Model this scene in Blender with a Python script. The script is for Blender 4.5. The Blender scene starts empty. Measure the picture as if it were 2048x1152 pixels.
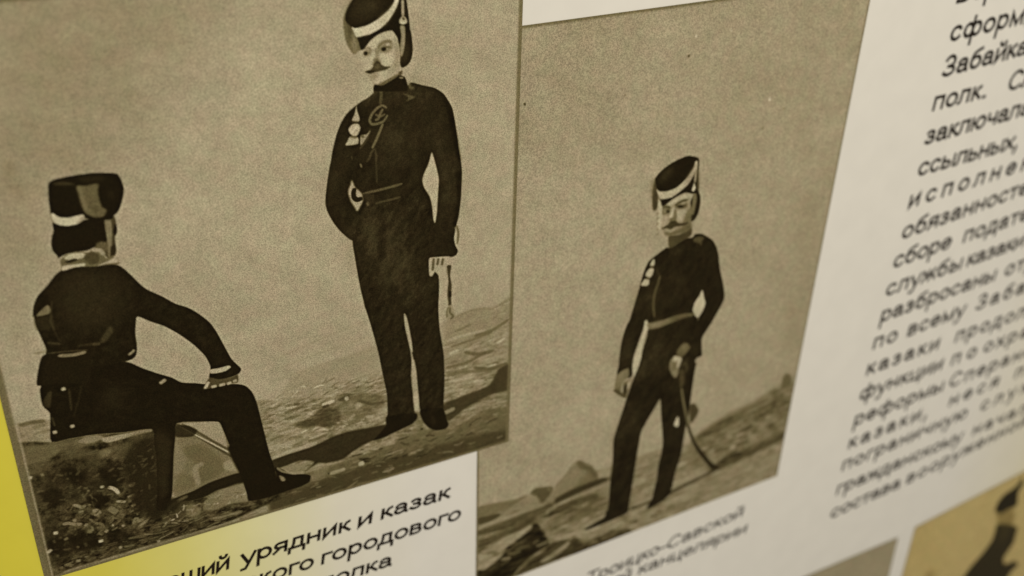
import bpy, math, random
import numpy as np
from mathutils import Matrix, Vector

scene = bpy.context.scene
COL = scene.collection

# ------------------------------------------------------------------ camera
BOARD_Z = 1.40                      # height of the board's reference point above the floor (m)
cam_data = bpy.data.cameras.new('camera')
cam = bpy.data.objects.new('camera', cam_data)
COL.objects.link(cam)
cam_data.sensor_width = 36.0
cam_data.lens = 35.8779
cam_data.clip_start = 0.02
cam_data.clip_end = 50.0
_r = [[0.878318, 0.210485, -0.429248], [-0.477099, 0.443315, -0.758846], [0.030567, 0.871302, 0.489794]]
_l = [-0.25755, -0.45531, 0.29388]
_m = Matrix(_r).to_4x4()
_m.translation = Vector((_l[0], _l[1], _l[2] + BOARD_Z))
cam.matrix_world = _m
cam_data.dof.use_dof = True
cam_data.dof.focus_distance = 0.535
cam_data.dof.aperture_fstop = 4.4
scene.camera = cam

# ------------------------------------------------------------------ room light
world = bpy.data.worlds.new('World')
scene.world = world
world.use_nodes = True
bg = world.node_tree.nodes['Background']
bg.inputs['Color'].default_value = (1.0, 0.94, 0.82, 1)
bg.inputs['Strength'].default_value = 0.245

def area_lamp(name, loc, target, size, power, color):
    d = bpy.data.lights.new(name, 'AREA')
    d.shape = 'DISK'
    d.size = size
    d.energy = power
    d.color = color
    o = bpy.data.objects.new(name, d)
    COL.objects.link(o)
    o.location = loc
    o.rotation_euler = (Vector(target) - Vector(loc)).to_track_quat('-Z', 'Y').to_euler()
    return o

area_lamp('ceiling_lamp', (0.10, -1.75, 2.45), (0.05, 0, 1.40), 0.6, 29.0, (1.0, 0.93, 0.80))

scene.view_settings.view_transform = 'Standard'
scene.view_settings.look = 'None'
scene.view_settings.exposure = 0.0
scene.view_settings.gamma = 1.0
scene.render.engine = 'CYCLES'
scene.cycles.filter_width = 1.5
scene.cycles.max_bounces = 4
scene.cycles.use_denoising = True

# ------------------------------------------------------------------ helpers
def srgb2lin(c):
    c = np.asarray(c, dtype=np.float64) / 255.0
    return np.where(c <= 0.04045, c / 12.92, ((c + 0.055) / 1.055) ** 2.4)

# light that falls on the board, so that print inks can be given as reflectances
LIGHT = np.array((0.86, 0.815, 0.735))
RAMP_T = np.array((0, 22, 34, 46, 70, 100, 130, 150, 172, 190, 220), dtype=float)
RAMP_C = np.array(((7, 5, 1), (17, 11, 3), (28, 21, 7), (42, 34, 16), (74, 64, 38), (106, 95, 63), (139, 126, 95),
                   (159, 146, 116), (183, 172, 138), (201, 190, 158), (220, 211, 184)), dtype=float)
OCHRE_C = np.array(((10, 8, 3), (24, 19, 9), (36, 30, 16), (50, 42, 22), (84, 72, 36), (116, 98, 52), (150, 129, 76),
                    (172, 149, 92), (188, 167, 112), (203, 182, 122), (220, 205, 160)), dtype=float)

def ink(t, ramp):
    lin = srgb2lin(ramp) / LIGHT
    return np.stack([np.interp(t, RAMP_T, lin[:, k]) for k in range(3)], -1)

def board_point(x, y, z=0.0):
    """board millimetres (x right, y down, z towards the viewer) -> metres, relative to the board's reference point"""
    return (x * 0.001, -z * 0.001, -y * 0.001)

def tag(o, label=None, cat=None, group=None, kind=None):
    if label: o['label'] = label
    if cat: o['category'] = cat
    if group: o['group'] = group
    if kind: o['kind'] = kind
    return o

def empty(name, loc):
    o = bpy.data.objects.new(name, None)
    o.empty_display_size = 0.05
    COL.objects.link(o)
    o.location = loc
    return o

ORIGIN = Vector((0, 0, BOARD_Z))

# ------------------------------------------------------------------ materials
def new_mat(name):
    m = bpy.data.materials.new(name)
    m.use_nodes = True
    nt = m.node_tree
    b = nt.nodes['Principled BSDF']
    return m, nt, b

def paper_bump(nt, b, scale, strength, dist=0.00012):
    tc = nt.nodes.new('ShaderNodeTexCoord')
    n = nt.nodes.new('ShaderNodeTexNoise')
    n.inputs['Scale'].default_value = scale
    n.inputs['Detail'].default_value = 2.0
    nt.links.new(tc.outputs['Object'], n.inputs['Vector'])
    bp = nt.nodes.new('ShaderNodeBump')
    bp.inputs['Strength'].default_value = strength
    bp.inputs['Distance'].default_value = dist
    nt.links.new(n.outputs['Fac'], bp.inputs['Height'])
    nt.links.new(bp.outputs['Normal'], b.inputs['Normal'])
    return tc

def print_material():
    """matt inkjet print: the ink comes from the 'ink' colours of the mesh, broken up by printer grain"""
    m, nt, b = new_mat('inkjet_print')
    b.inputs['Roughness'].default_value = 0.55
    b.inputs['Specular IOR Level'].default_value = 0.06
    tc = paper_bump(nt, b, 1500.0, 0.35)
    at = nt.nodes.new('ShaderNodeAttribute'); at.attribute_name = 'ink'
    n1 = nt.nodes.new('ShaderNodeTexNoise'); n1.inputs['Scale'].default_value = 1500.0; n1.inputs['Detail'].default_value = 1.0
    n2 = nt.nodes.new('ShaderNodeTexNoise'); n2.inputs['Scale'].default_value = 230.0; n2.inputs['Detail'].default_value = 3.0
    n3 = nt.nodes.new('ShaderNodeTexNoise'); n3.inputs['Scale'].default_value = 60.0; n3.inputs['Detail'].default_value = 3.0
    for n in (n1, n2, n3):
        nt.links.new(tc.outputs['Object'], n.inputs['Vector'])
    def mr(src, lo, hi, a=0.3, c=0.7):
        r = nt.nodes.new('ShaderNodeMapRange')
        r.inputs['From Min'].default_value = a; r.inputs['From Max'].default_value = c
        r.inputs['To Min'].default_value = lo; r.inputs['To Max'].default_value = hi
        nt.links.new(src, r.inputs['Value']); return r.outputs['Result']
    def mul(x, y):
        k = nt.nodes.new('ShaderNodeMath'); k.operation = 'MULTIPLY'
        nt.links.new(x, k.inputs[0]); nt.links.new(y, k.inputs[1]); return k.outputs[0]
    g = mul(mul(mr(n1.outputs['Fac'], 0.68, 1.34), mr(n2.outputs['Fac'], 0.94, 1.06)), mr(n3.outputs['Fac'], 0.95, 1.05))
    sc = nt.nodes.new('ShaderNodeVectorMath'); sc.operation = 'SCALE'
    nt.links.new(at.outputs['Color'], sc.inputs[0]); nt.links.new(g, sc.inputs['Scale'])
    # faint pink and green blotches of the four-colour print
    n4 = nt.nodes.new('ShaderNodeTexNoise'); n4.inputs['Scale'].default_value = 110.0; n4.inputs['Detail'].default_value = 2.0
    nt.links.new(tc.outputs['Object'], n4.inputs['Vector'])
    cr = nt.nodes.new('ShaderNodeValToRGB')
    cr.color_ramp.elements[0].position = 0.35; cr.color_ramp.elements[0].color = (1.03, 0.985, 1.0, 1)
    cr.color_ramp.elements[1].position = 0.65; cr.color_ramp.elements[1].color = (0.975, 1.01, 0.985, 1)
    nt.links.new(n4.outputs['Fac'], cr.inputs['Fac'])
    mm = nt.nodes.new('ShaderNodeVectorMath'); mm.operation = 'MULTIPLY'
    nt.links.new(sc.outputs[0], mm.inputs[0]); nt.links.new(cr.outputs['Color'], mm.inputs[1])
    nt.links.new(mm.outputs[0], b.inputs['Base Color'])
    return m

def board_material():
    """white vinyl printed with a yellow band that runs out to cream"""
    m, nt, b = new_mat('printed_vinyl')
    b.inputs['Roughness'].default_value = 0.5
    b.inputs['Specular IOR Level'].default_value = 0.12
    tc = paper_bump(nt, b, 700.0, 0.12)
    sx = nt.nodes.new('ShaderNodeSeparateXYZ')
    nt.links.new(tc.outputs['Object'], sx.inputs[0])
    mr = nt.nodes.new('ShaderNodeMapRange')
    mr.inputs['From Min'].default_value = -0.45; mr.inputs['From Max'].default_value = 0.85
    nt.links.new(sx.outputs['X'], mr.inputs['Value'])
    cr = nt.nodes.new('ShaderNodeValToRGB')
    stops = [(-0.45, (196, 180, 46)), (-0.285, (204, 189, 60)), (-0.25, (203, 189, 72)), (-0.205, (207, 196, 112)),
             (-0.16, (210, 201, 150)), (-0.115, (213, 204, 180)), (-0.06, (214, 206, 190)), (0.48, (214, 206, 190)),
             (0.585, (212, 202, 176)), (0.72, (205, 188, 100))]
    els = cr.color_ramp.elements
    while len(els) < len(stops):
        els.new(0.5)
    for e, (x, c) in zip(els, stops):
        e.position = (x + 0.45) / 1.3
        l = srgb2lin(c) / LIGHT
        e.color = (*l, 1)
    nt.links.new(mr.outputs['Result'], cr.inputs['Fac'])
    n = nt.nodes.new('ShaderNodeTexNoise'); n.inputs['Scale'].default_value = 45.0; n.inputs['Detail'].default_value = 4.0
    nt.links.new(tc.outputs['Object'], n.inputs['Vector'])
    r = nt.nodes.new('ShaderNodeMapRange')
    r.inputs['From Min'].default_value = 0.3; r.inputs['From Max'].default_value = 0.7
    r.inputs['To Min'].default_value = 0.975; r.inputs['To Max'].default_value = 1.02
    nt.links.new(n.outputs['Fac'], r.inputs['Value'])
    sc = nt.nodes.new('ShaderNodeVectorMath'); sc.operation = 'SCALE'
    nt.links.new(cr.outputs['Color'], sc.inputs[0]); nt.links.new(r.outputs['Result'], sc.inputs['Scale'])
    nt.links.new(sc.outputs[0], b.inputs['Base Color'])
    return m

def ink_material(name, rgb):
    m, nt, b = new_mat(name)
    b.inputs['Roughness'].default_value = 0.5
    b.inputs['Specular IOR Level'].default_value = 0.12
    tc = paper_bump(nt, b, 900.0, 0.1)
    n = nt.nodes.new('ShaderNodeTexNoise'); n.inputs['Scale'].default_value = 700.0
    nt.links.new(tc.outputs['Object'], n.inputs['Vector'])
    cr = nt.nodes.new('ShaderNodeValToRGB')
    l = srgb2lin(rgb) / LIGHT
    cr.color_ramp.elements[0].color = (*(l * 0.7), 1); cr.color_ramp.elements[1].color = (*(l * 1.3), 1)
    nt.links.new(n.outputs['Fac'], cr.inputs['Fac'])
    nt.links.new(cr.outputs['Color'], b.inputs['Base Color'])
    return m

PRINT = print_material()
VINYL = board_material()
BLACK_INK = ink_material('black_ink', (26, 17, 9))
EDGE = ink_material('board_edge', (120, 112, 96))

# ------------------------------------------------------------------ the painter (flat printed artwork, in picture millimetres)
def smooth_closed(p, closed=True, n=5):
    p = np.asarray(p, float)
    if len(p) < 3:
        return p
    out = []
    N = len(p)
    rng = range(N) if closed else range(N - 1)
    for i in rng:
        if closed:
            a, b, c, d = p[i - 1], p[i], p[(i + 1) % N], p[(i + 2) % N]
        else:
            a, b, c, d = p[max(i - 1, 0)], p[i], p[i + 1], p[min(i + 2, N - 1)]
        for k in range(n):
            t = k / n
            # centripetal-like tension keeps corners from overshooting
            m1 = (c - a) * 0.36; m2 = (d - b) * 0.36
            lim = np.linalg.norm(c - b)
            for m in (m1, m2):
                l = np.linalg.norm(m)
                if l > lim: m *= lim / l
            h1 = 2*t**3 - 3*t**2 + 1; h2 = t**3 - 2*t**2 + t; h3 = -2*t**3 + 3*t**2; h4 = t**3 - t**2
            out.append(h1*b + h2*m1 + h3*c + h4*m2)
    if not closed:
        out.append(p[-1])
    return np.array(out)

def gauss(a, s):
    if s < 0.25:
        return a
    def k1(a, s, ax):
        r = max(1, int(math.ceil(2.6 * s)))
        x = np.arange(-r, r + 1); k = np.exp(-x * x / (2 * s * s)); k /= k.sum()
        pad = [(0, 0), (0, 0)]; pad[ax] = (r, r)
        b = np.pad(a, pad, mode='edge')
        out = np.zeros_like(a)
        for i, w in enumerate(k):
            out += w * (b[i:i + a.shape[0], :] if ax == 0 else b[:, i:i + a.shape[1]])
        return out
    if s > 6:                        # wide blurs on a coarser copy
        f = int(s // 3)
        H, W = a.shape
        h2, w2 = -(-H // f), -(-W // f)
        b = np.pad(a, ((0, h2 * f - H), (0, w2 * f - W)), mode='edge').reshape(h2, f, w2, f).mean((1, 3))
        b = k1(k1(b, s / f, 0), s / f, 1)
        yy = np.clip((np.arange(H) + 0.5) / f - 0.5, 0, h2 - 1); xx = np.clip((np.arange(W) + 0.5) / f - 0.5, 0, w2 - 1)
        y0 = yy.astype(int); x0 = xx.astype(int); y1 = np.minimum(y0 + 1, h2 - 1); x1 = np.minimum(x0 + 1, w2 - 1)
        fy = (yy - y0)[:, None]; fx = (xx - x0)[None, :]
        return ((b[y0][:, x0] * (1 - fx) + b[y0][:, x1] * fx) * (1 - fy) + (b[y1][:, x0] * (1 - fx) + b[y1][:, x1] * fx) * fy)
    return k1(k1(a, s, 0), s, 1)

def lattice(x, y, seed):
    xi = np.floor(x).astype(np.int64); yi = np.floor(y).astype(np.int64)
    fx = x - xi; fy = y - yi
    fx = fx * fx * (3 - 2 * fx); fy = fy * fy * (3 - 2 * fy)
    def h(a, b):
        v = np.sin(a * 127.1 + b * 311.7 + seed * 74.7) * 43758.5453
        return v - np.floor(v)
    return (h(xi, yi) * (1 - fx) + h(xi + 1, yi) * fx) * (1 - fy) + (h(xi, yi + 1) * (1 - fx) + h(xi + 1, yi + 1) * fx) * fy

def fbm(x, y, seed, oct=4):
    v = 0; a = 1.0; t = 0
    for o in range(oct):
        v = v + a * (lattice(x * 2**o, y * 2**o, seed + o) - 0.5); t += a; a *= 0.62
    return v / t * 2

class Canvas:
    def __init__(self, W, H, cell, tone):
        self.nx = int(round(W / cell)); self.ny = int(round(H / cell))
        self.cx = W / self.nx; self.cy = H / self.ny; self.cell = cell
        # tones live on grid points, parts on grid cells (cell i,j = its upper left point)
        self.t = np.full((self.ny + 1, self.nx + 1), float(tone))
        self.id = np.zeros((self.ny + 1, self.nx + 1), np.int16)
        self.parts = ['backdrop']
    def pid(self, name):
        if name not in self.parts:
            self.parts.append(name)
        return self.parts.index(name)
    def mask(self, poly, pad):
        """coverage of a polygon (even-odd, four sub-rows) in its padded box"""
        px = poly[:, 0] / self.cx; py = poly[:, 1] / self.cy
        x0 = max(0, int(px.min() - pad)); x1 = min(self.nx, int(px.max() + pad) + 1)
        y0 = max(0, int(py.min() - pad)); y1 = min(self.ny, int(py.max() + pad) + 1)
        if x1 <= x0 or y1 <= y0:
            return None
        W = x1 - x0 + 1; H = y1 - y0 + 1
        cov = np.zeros((H, W))
        ax, ay = px, py; bx, by = np.roll(px, -1), np.roll(py, -1)
        for r in range(H):
            for s in (-0.375, -0.125, 0.125, 0.375):
                yy = y0 + r + s
                hit = (ay <= yy) != (by <= yy)
                if not hit.any():
                    continue
                xs = np.sort(ax[hit] + (yy - ay[hit]) / (by[hit] - ay[hit]) * (bx[hit] - ax[hit]))
                for k in range(0, len(xs) - 1, 2):
                    a = xs[k] - x0 + 0.5; b = xs[k + 1] - x0 + 0.5     # pixel i covers [i, i+1)
                    a = min(max(a, 0), W); b = min(max(b, 0), W)
                    if b <= a: continue
                    ia, ib = int(a), int(b)
                    if ia == ib:
                        cov[r, ia] += (b - a) / 4
                    else:
                        cov[r, ia] += (ia + 1 - a) / 4
                        cov[r, ia + 1:ib] += 0.25
                        if ib < W: cov[r, ib] += (b - ib) / 4
        return x0, y0, cov
    def fill(self, poly, tone, part, blur, op):
        s = blur / self.cell
        m = self.mask(poly, 3 * s + 2)
        if m is None:
            return
        x0, y0, c = m
        H, W = c.shape
        if part:
            self.id[y0:y0 + H, x0:x0 + W][c >= 0.5] = self.pid(part)
        c = np.clip(gauss(c, s), 0, 1) * op
        v = self.t[y0:y0 + H, x0:x0 + W]
        v += (tone - v) * c
    def ribbon(self, pts, w, closed=False):
        p = np.asarray(pts, float)
        d = np.gradient(p, axis=0); n = np.stack([-d[:, 1], d[:, 0]], 1)
        n /= np.maximum(np.linalg.norm(n, axis=1, keepdims=True), 1e-9)
        k = len(p); u = np.linspace(0, 1, k)
        ww = (w / 2) * (0.45 + 0.55 * np.sqrt(np.clip(4 * u * (1 - u) * 1.6, 0, 1)))[:, None]
        return np.concatenate([p + n * ww, (p - n * ww)[::-1]])
    def texture(self, poly, amp, sx, sy, ang, seed, blur):
        s = blur / self.cell
        m = self.mask(poly, 3 * s + 2)
        if m is None:
            return
        x0, y0, c = m
        H, W = c.shape
        c = np.clip(gauss(c, s), 0, 1)
        X, Y = np.meshgrid((x0 + np.arange(W)) * self.cx, (y0 + np.arange(H)) * self.cy)
        a = math.radians(ang)
        u = (X * math.cos(a) + Y * math.sin(a)) / sx; w = (-X * math.sin(a) + Y * math.cos(a)) / sy
        self.t[y0:y0 + H, x0:x0 + W] += amp * fbm(u, w, seed) * c
    def scatter(self, poly, n, ln, wd, tn, ang, spr, op, seed, part, blur):
        rnd = random.Random(seed)
        lo = poly.min(0); hi = poly.max(0)
        k = tries = 0
        px, py = poly[:, 0], poly[:, 1]; qx, qy = np.roll(px, -1), np.roll(py, -1)
        while k < n and tries < n * 30:
            tries += 1
            x = rnd.uniform(lo[0], hi[0]); y = rnd.uniform(lo[1], hi[1])
            hit = ((py <= y) != (qy <= y))
            xs = px[hit] + (y - py[hit]) / (qy[hit] - py[hit]) * (qx[hit] - px[hit])
            if (xs > x).sum() % 2 == 0:
                continue
            k += 1
            a = math.radians(rnd.gauss(ang, spr)); l = rnd.uniform(*ln) / 2; w = rnd.uniform(*wd); t = rnd.uniform(*tn)
            bend = rnd.uniform(-0.25, 0.25) * l
            pts = [(x - math.cos(a) * l, y - math.sin(a) * l), (x - math.sin(a) * bend, y + math.cos(a) * bend), (x + math.cos(a) * l, y + math.sin(a) * l)]
            self.fill(self.ribbon(smooth_closed(pts, False, 3), w), t, part, blur, op * rnd.uniform(0.5, 1.2))
    def run(self, ops):
        for o in ops:
            k = o[0]
            pts = np.array(o[1]).reshape(-1, 2)
            if k == 'F':
                _, _, tone, part, blur, op, sm = o
                self.fill(smooth_closed(pts) if sm else smooth_closed(pts, True, 3), tone, part, blur, op)
            elif k == 'S':
                _, _, w, tone, part, blur, op, sm = o
                if len(pts) == 2: pts = np.array([pts[0], (pts[0] + pts[1]) / 2, pts[1]])
                self.fill(self.ribbon(smooth_closed(pts, False), w), tone, part, blur, op)
            elif k == 'R':
                self.scatter(smooth_closed(pts), *o[2:])
            elif k == 'T':
                self.texture(smooth_closed(pts), *o[2:])

def border(cv, W, H, left, right, top, bottom, tone=98, inner=None):
    """grey keyline printed round the picture"""
    b = 0.35
    def rect(x0, y0, x1, y1): return np.array(((x0, y0), (x1, y0), (x1, y1), (x0, y1)), float)
    if inner:
        w, t = inner
        cv.fill(rect(left, 0, left + w, H), t, None, 0.3, 0.9)
    for r in ((-1, -1, left, H + 1), (W - right, -1, W + 1, H + 1), (-1, -1, W + 1, top), (-1, H - bottom, W + 1, H + 1)):
        if r[2] - r[0] > 1.01 and r[3] - r[1] > 1.01:
            cv.fill(rect(*r), tone, 'picture_border', b, 0.95)

def mesh_of_cells(name, cv, pid, quad, ramp, z, parent):
    """the cells of one part of the print, as one sheet with ink colours on its points"""
    idc = cv.id[:-1, :-1]
    jj, ii = np.nonzero(idc == pid)
    if len(jj) == 0:
        return None
    NX = cv.nx + 1
    corner = np.stack([jj * NX + ii, (jj + 1) * NX + ii, (jj + 1) * NX + ii + 1, jj * NX + ii + 1], 1).ravel()
    used, inv = np.unique(corner, return_inverse=True)
    vy = used // NX; vx = used % NX
    u = (vx / cv.nx)[:, None]; v = (vy / cv.ny)[:, None]
    q = np.array(quad)
    P = (1 - u) * (1 - v) * q[0] + u * (1 - v) * q[1] + u * v * q[2] + (1 - u) * v * q[3]
    co = np.stack([P[:, 0] * 0.001, np.full(len(P), -z * 0.001), -P[:, 1] * 0.001], 1)
    me = bpy.data.meshes.new(name)
    nf = len(jj)
    me.vertices.add(len(used)); me.vertices.foreach_set('co', co.astype(np.float32).ravel())
    me.loops.add(nf * 4); me.loops.foreach_set('vertex_index', inv.astype(np.int32).ravel())
    me.polygons.add(nf); me.polygons.foreach_set('loop_start', (np.arange(nf) * 4).astype(np.int32))
    me.update(calc_edges=True)
    ca = me.color_attributes.new('ink', 'FLOAT_COLOR', 'POINT')
    rgb = np.clip(ink(cv.t[vy, vx], ramp), 0.002, 0.9)
    ca.data.foreach_set('color', np.concatenate([rgb, np.ones((len(rgb), 1))], 1).astype(np.float32).ravel())
    me.materials.append(PRINT)
    o = bpy.data.objects.new(name, me)
    COL.objects.link(o)
    o.parent = parent
    return o

def components(mask, least):
    """label the connected pieces of a mask; pieces smaller than `least` cells join the largest one"""
    lab = np.zeros(mask.shape, np.int32)
    jj, ii = np.nonzero(mask)
    if len(jj) == 0:
        return []
    j0, i0 = jj.min(), ii.min()
    sub = mask[j0:jj.max() + 1, i0:ii.max() + 1]
    seen = np.zeros(sub.shape, bool); out = []
    H, W = sub.shape
    for a, b in zip(jj - j0, ii - i0):
        if seen[a, b]:
            continue
        st = [(a, b)]; seen[a, b] = True; cells = []
        while st:
            y, x = st.pop(); cells.append((y, x))
            for y2, x2 in ((y + 1, x), (y - 1, x), (y, x + 1), (y, x - 1)):
                if 0 <= y2 < H and 0 <= x2 < W and sub[y2, x2] and not seen[y2, x2]:
                    seen[y2, x2] = True; st.append((y2, x2))
        out.append(cells)
    out.sort(key=len, reverse=True)
    keep = [out[0]]
    for c in out[1:]:
        if len(c) >= least: keep.append(c)
        else: keep[0] += c
    res = []
    for c in keep:
        m = np.zeros(mask.shape, bool); c = np.array(c)
        m[c[:, 0] + j0, c[:, 1] + i0] = True
        res.append(m)
    return res

SPLIT = {'hillside', 'boot', 'eye', 'button', 'hand', 'cuff', 'rock', 'bush', 'hair', 'cord', 'shoulder_strap'}
TOP_PARTS = {'backdrop', 'hillside', 'ground', 'rock', 'bush', 'haystack', 'picture_border'}

def printed_picture(spec, ramp, z, tone, edges, inner, label, group, figures):
    """a printed picture: one sheet split into the things drawn on it.  figures: list of (name, label, box) for the soldiers"""
    root = empty('printed_picture', ORIGIN)
    tag(root, label, 'picture', group)
    W, H = spec['size']
    cv = Canvas(W, H, spec['cell'], tone)
    whole = np.array(((-5, -5), (W + 5, -5), (W + 5, H + 5), (-5, H + 5)), float)
    cv.texture(whole, 3.5, 26, 20, 20, 91, 1)
    cv.texture(whole, 3.0, 6, 6, 70, 92, 1)
    cv.run(spec['ops'])
    cv.t += 0.27 * (cv.t - gauss(cv.t, 1.3 / cv.cell))       # the sharpened look of a scanned, reprinted picture
    cv.t = np.clip(cv.t, 20, 205)
    if edges:
        border(cv, W, H, *edges, tone=98, inner=inner)
    # give each drawn soldier his own pieces; specks of a few cells go to what they lie on
    base = list(cv.parts)
    for n in base[1:]:
        k = base.index(n)
        home = 0 if (n in TOP_PARTS or 'soldier_figure' not in base) else base.index('soldier_figure')
        for mc in components(cv.id == k, 1)[1:]:
            if mc.sum() < 14 and k != home:
                cv.id[mc] = home
    jobs = []
    if figures:
        X = (np.arange(cv.nx + 1) * cv.cx)[None, :] + np.zeros((cv.ny + 1, 1))
        for fi, (flabel, x0, x1) in enumerate(figures):
            sel = (X >= x0) & (X < x1)
            fig = None
            names = ['soldier_figure'] + [n for n in base if n not in TOP_PARTS and n != 'soldier_figure']
            for n in names:
                k = base.index(n)
                m = sel & (cv.id == k)
                if not m.any():
                    continue
                for mc in (components(m, 14) if n in SPLIT else [m]):
                    tmp = len(cv.parts); cv.parts.append(n)
                    cv.id[mc] = tmp
                    o = mesh_of_cells(n, cv, tmp, spec['quad'], ramp, z, fig or root)
                    if fig is None and o is not None:
                        fig = o
                        tag(o, flabel)
    for n in base:
        if n in TOP_PARTS:
            m = cv.id == base.index(n)
            for mc in (components(m, 60) if n in SPLIT else [m]):
                tmp = len(cv.parts); cv.parts.append(n)
                cv.id[mc] = tmp
                mesh_of_cells(n, cv, tmp, spec['quad'], ramp, z, root)
    return root

# ------------------------------------------------------------------ lettering: a plain grotesque drawn with strokes
def E(cx, cy, rx, ry, a0=0, a1=360, n=None):
    n = n or max(4, int(abs(a1 - a0) / 18))
    return [(cx + rx * math.cos(math.radians(a0 + (a1 - a0) * i / n)), cy + ry * math.sin(math.radians(a0 + (a1 - a0) * i / n))) for i in range(n + 1)]

CH = 1.40
GLYPH = {
 'а': (1.07, [E(.50, .70, .33, .30, 165, 0) + [(.83, .2), (.87, .04), (.95, .0)], [(.83, .60), (.6, .56)] + E(.42, .28, .29, .28, 80, 270) + [(.62, .06), (.83, .30)]]),
 'б': (1.10, [E(.55, .46, .40, .46, 0, 360), [(.15, .46), (.17, .85), (.28, 1.17), (.55, 1.30), (.90, 1.40)]]),
 'в': (1.02, [[(.16, 0), (.16, 1), (.52, 1)] + E(.54, .77, .26, .23, 90, -90) + [(.16, .54)], [(.54, .54)] + E(.58, .27, .29, .27, 90, -90) + [(.16, 0)]]),
 'г': (.74, [[(.16, 0), (.16, 1), (.72, 1)]]),
 'д': (1.12, [[(.06, -.27), (.06, 0), (1.05, 0), (1.05, -.27)], [(.20, 0), (.31, .42), (.33, 1), (.88, 1), (.88, 0)]]),
 'е': (1.07, [[(.13, .52), (.93, .52)] + E(.53, .5, .40, .5, 5, 322)]),
 'ж': (1.32, [[(.66, 0), (.66, 1)], [(.08, 1), (.2, .95), (.36, .53), (.05, 0)], [(.36, .53), (.96, .53)], [(1.24, 1), (1.12, .95), (.96, .53), (1.27, 0)]]),
 'з': (.92, [E(.43, .76, .29, .24, 150, -80) + [(.34, .52)], [(.44, .52)] + E(.43, .26, .34, .26, 80, -155)]),
 'и': (1.08, [[(.16, 1), (.16, 0), (.90, 1), (.90, 0)]]),
 'й': (1.08, [[(.16, 1), (.16, 0), (.90, 1), (.90, 0)], E(.53, 1.40, .22, .18, 180, 360)]),
 'к': (.90, [[(.16, 0), (.16, 1)], [(.16, .52), (.40, .52), (.58, .92), (.76, 1)], [(.38, .52), (.84, 0)]]),
 'л': (1.05, [[(.03, 0), (.14, .03), (.21, .22), (.24, 1), (.87, 1), (.87, 0)]]),
 'м': (1.30, [[(.15, 0), (.15, 1), (.65, .02), (1.14, 1), (1.14, 0)]]),
 'н': (1.07, [[(.16, 0), (.16, 1)], [(.16, .53), (.90, .53)], [(.90, 0), (.90, 1)]]),
 'о': (1.08, [E(.54, .5, .42, .5, 0, 360)]),
 'п': (1.05, [[(.16, 0), (.16, 1), (.88, 1), (.88, 0)]]),
 'р': (1.08, [[(.16, 1), (.16, -.40)], E(.55, .5, .39, .5, 0, 360)]),
 'с': (1.0, [E(.52, .5, .40, .5, 40, 320)]),
 'т': (.88, [[(.04, 1), (.84, 1)], [(.44, 1), (.44, 0)]]),
 'у': (.97, [[(.06, 1), (.48, .03)], [(.91, 1), (.46, -.12), (.34, -.36), (.10, -.38)]]),
 'ф': (1.60, [[(.80, 1.38), (.80, -.40)], E(.46, .5, .34, .5, 0, 360), E(1.14, .5, .34, .5, 0, 360)]),
 'х': (.97, [[(.06, 0), (.88, 1)], [(.08, 1), (.91, 0)]]),
 'ц': (1.10, [[(.16, 1), (.16, 0), (1.04, 0), (1.04, -.27)], [(.86, 0), (.86, 1)]]),
 'ч': (1.0, [[(.14, 1), (.14, .68), (.22, .48), (.45, .42), (.84, .5)], [(.84, 1), (.84, 0)]]),
 'ш': (1.46, [[(.16, 1), (.16, 0), (1.30, 0), (1.30, 1)], [(.73, 0), (.73, 1)]]),
 'щ': (1.52, [[(.16, 1), (.16, 0), (1.46, 0), (1.46, -.27)], [(.73, 0), (.73, 1)], [(1.28, 0), (1.28, 1)]]),
 'ы': (1.34, [[(.16, 1), (.16, 0), (.50, 0)] + E(.52, .29, .28, .29, -90, 90) + [(.16, .58)], [(1.17, 0), (1.17, 1)]]),
 'ь': (.98, [[(.16, 1), (.16, 0), (.54, 0)] + E(.56, .29, .29, .29, -90, 90) + [(.16, .58)]]),
 'ю': (1.45, [[(.16, 0), (.16, 1)], [(.16, .53), (.52, .53)], E(.91, .5, .39, .5, 0, 360)]),
 'я': (1.03, [[(.86, 0), (.86, 1), (.42, 1)] + E(.42, .74, .28, .26, 90, 270) + [(.86, .48)], [(.50, .48), (.08, 0)]]),
 'В': (1.28, [[(.18, 0), (.18, CH), (.68, CH)] + E(.70, 1.06, .34, .34, 90, -90) + [(.18, .72)], [(.70, .72)] + E(.74, .36, .38, .36, 90, -90) + [(.18, 0)]]),
 'З': (1.16, [E(.52, 1.05, .38, .35, 155, -80) + [(.42, .71)], [(.54, .71)] + E(.52, .35, .45, .35, 80, -158)]),
 'С': (1.40, [E(.74, .70, .60, .70, 42, 318)]),
 'Т': (1.18, [[(.05, CH), (1.13, CH)], [(.59, CH), (.59, 0)]]),
 'И': (1.40, [[(.18, CH), (.18, 0), (1.20, CH), (1.20, 0)]]),
 '-': (.66, [[(.08, .52), (.58, .52)]]),
 ',': (.54, [[(.27, .06), (.25, -.10), (.14, -.28)]]),
 '.': (.54, [[(.20, .0), (.36, .0)]]),
}

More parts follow.
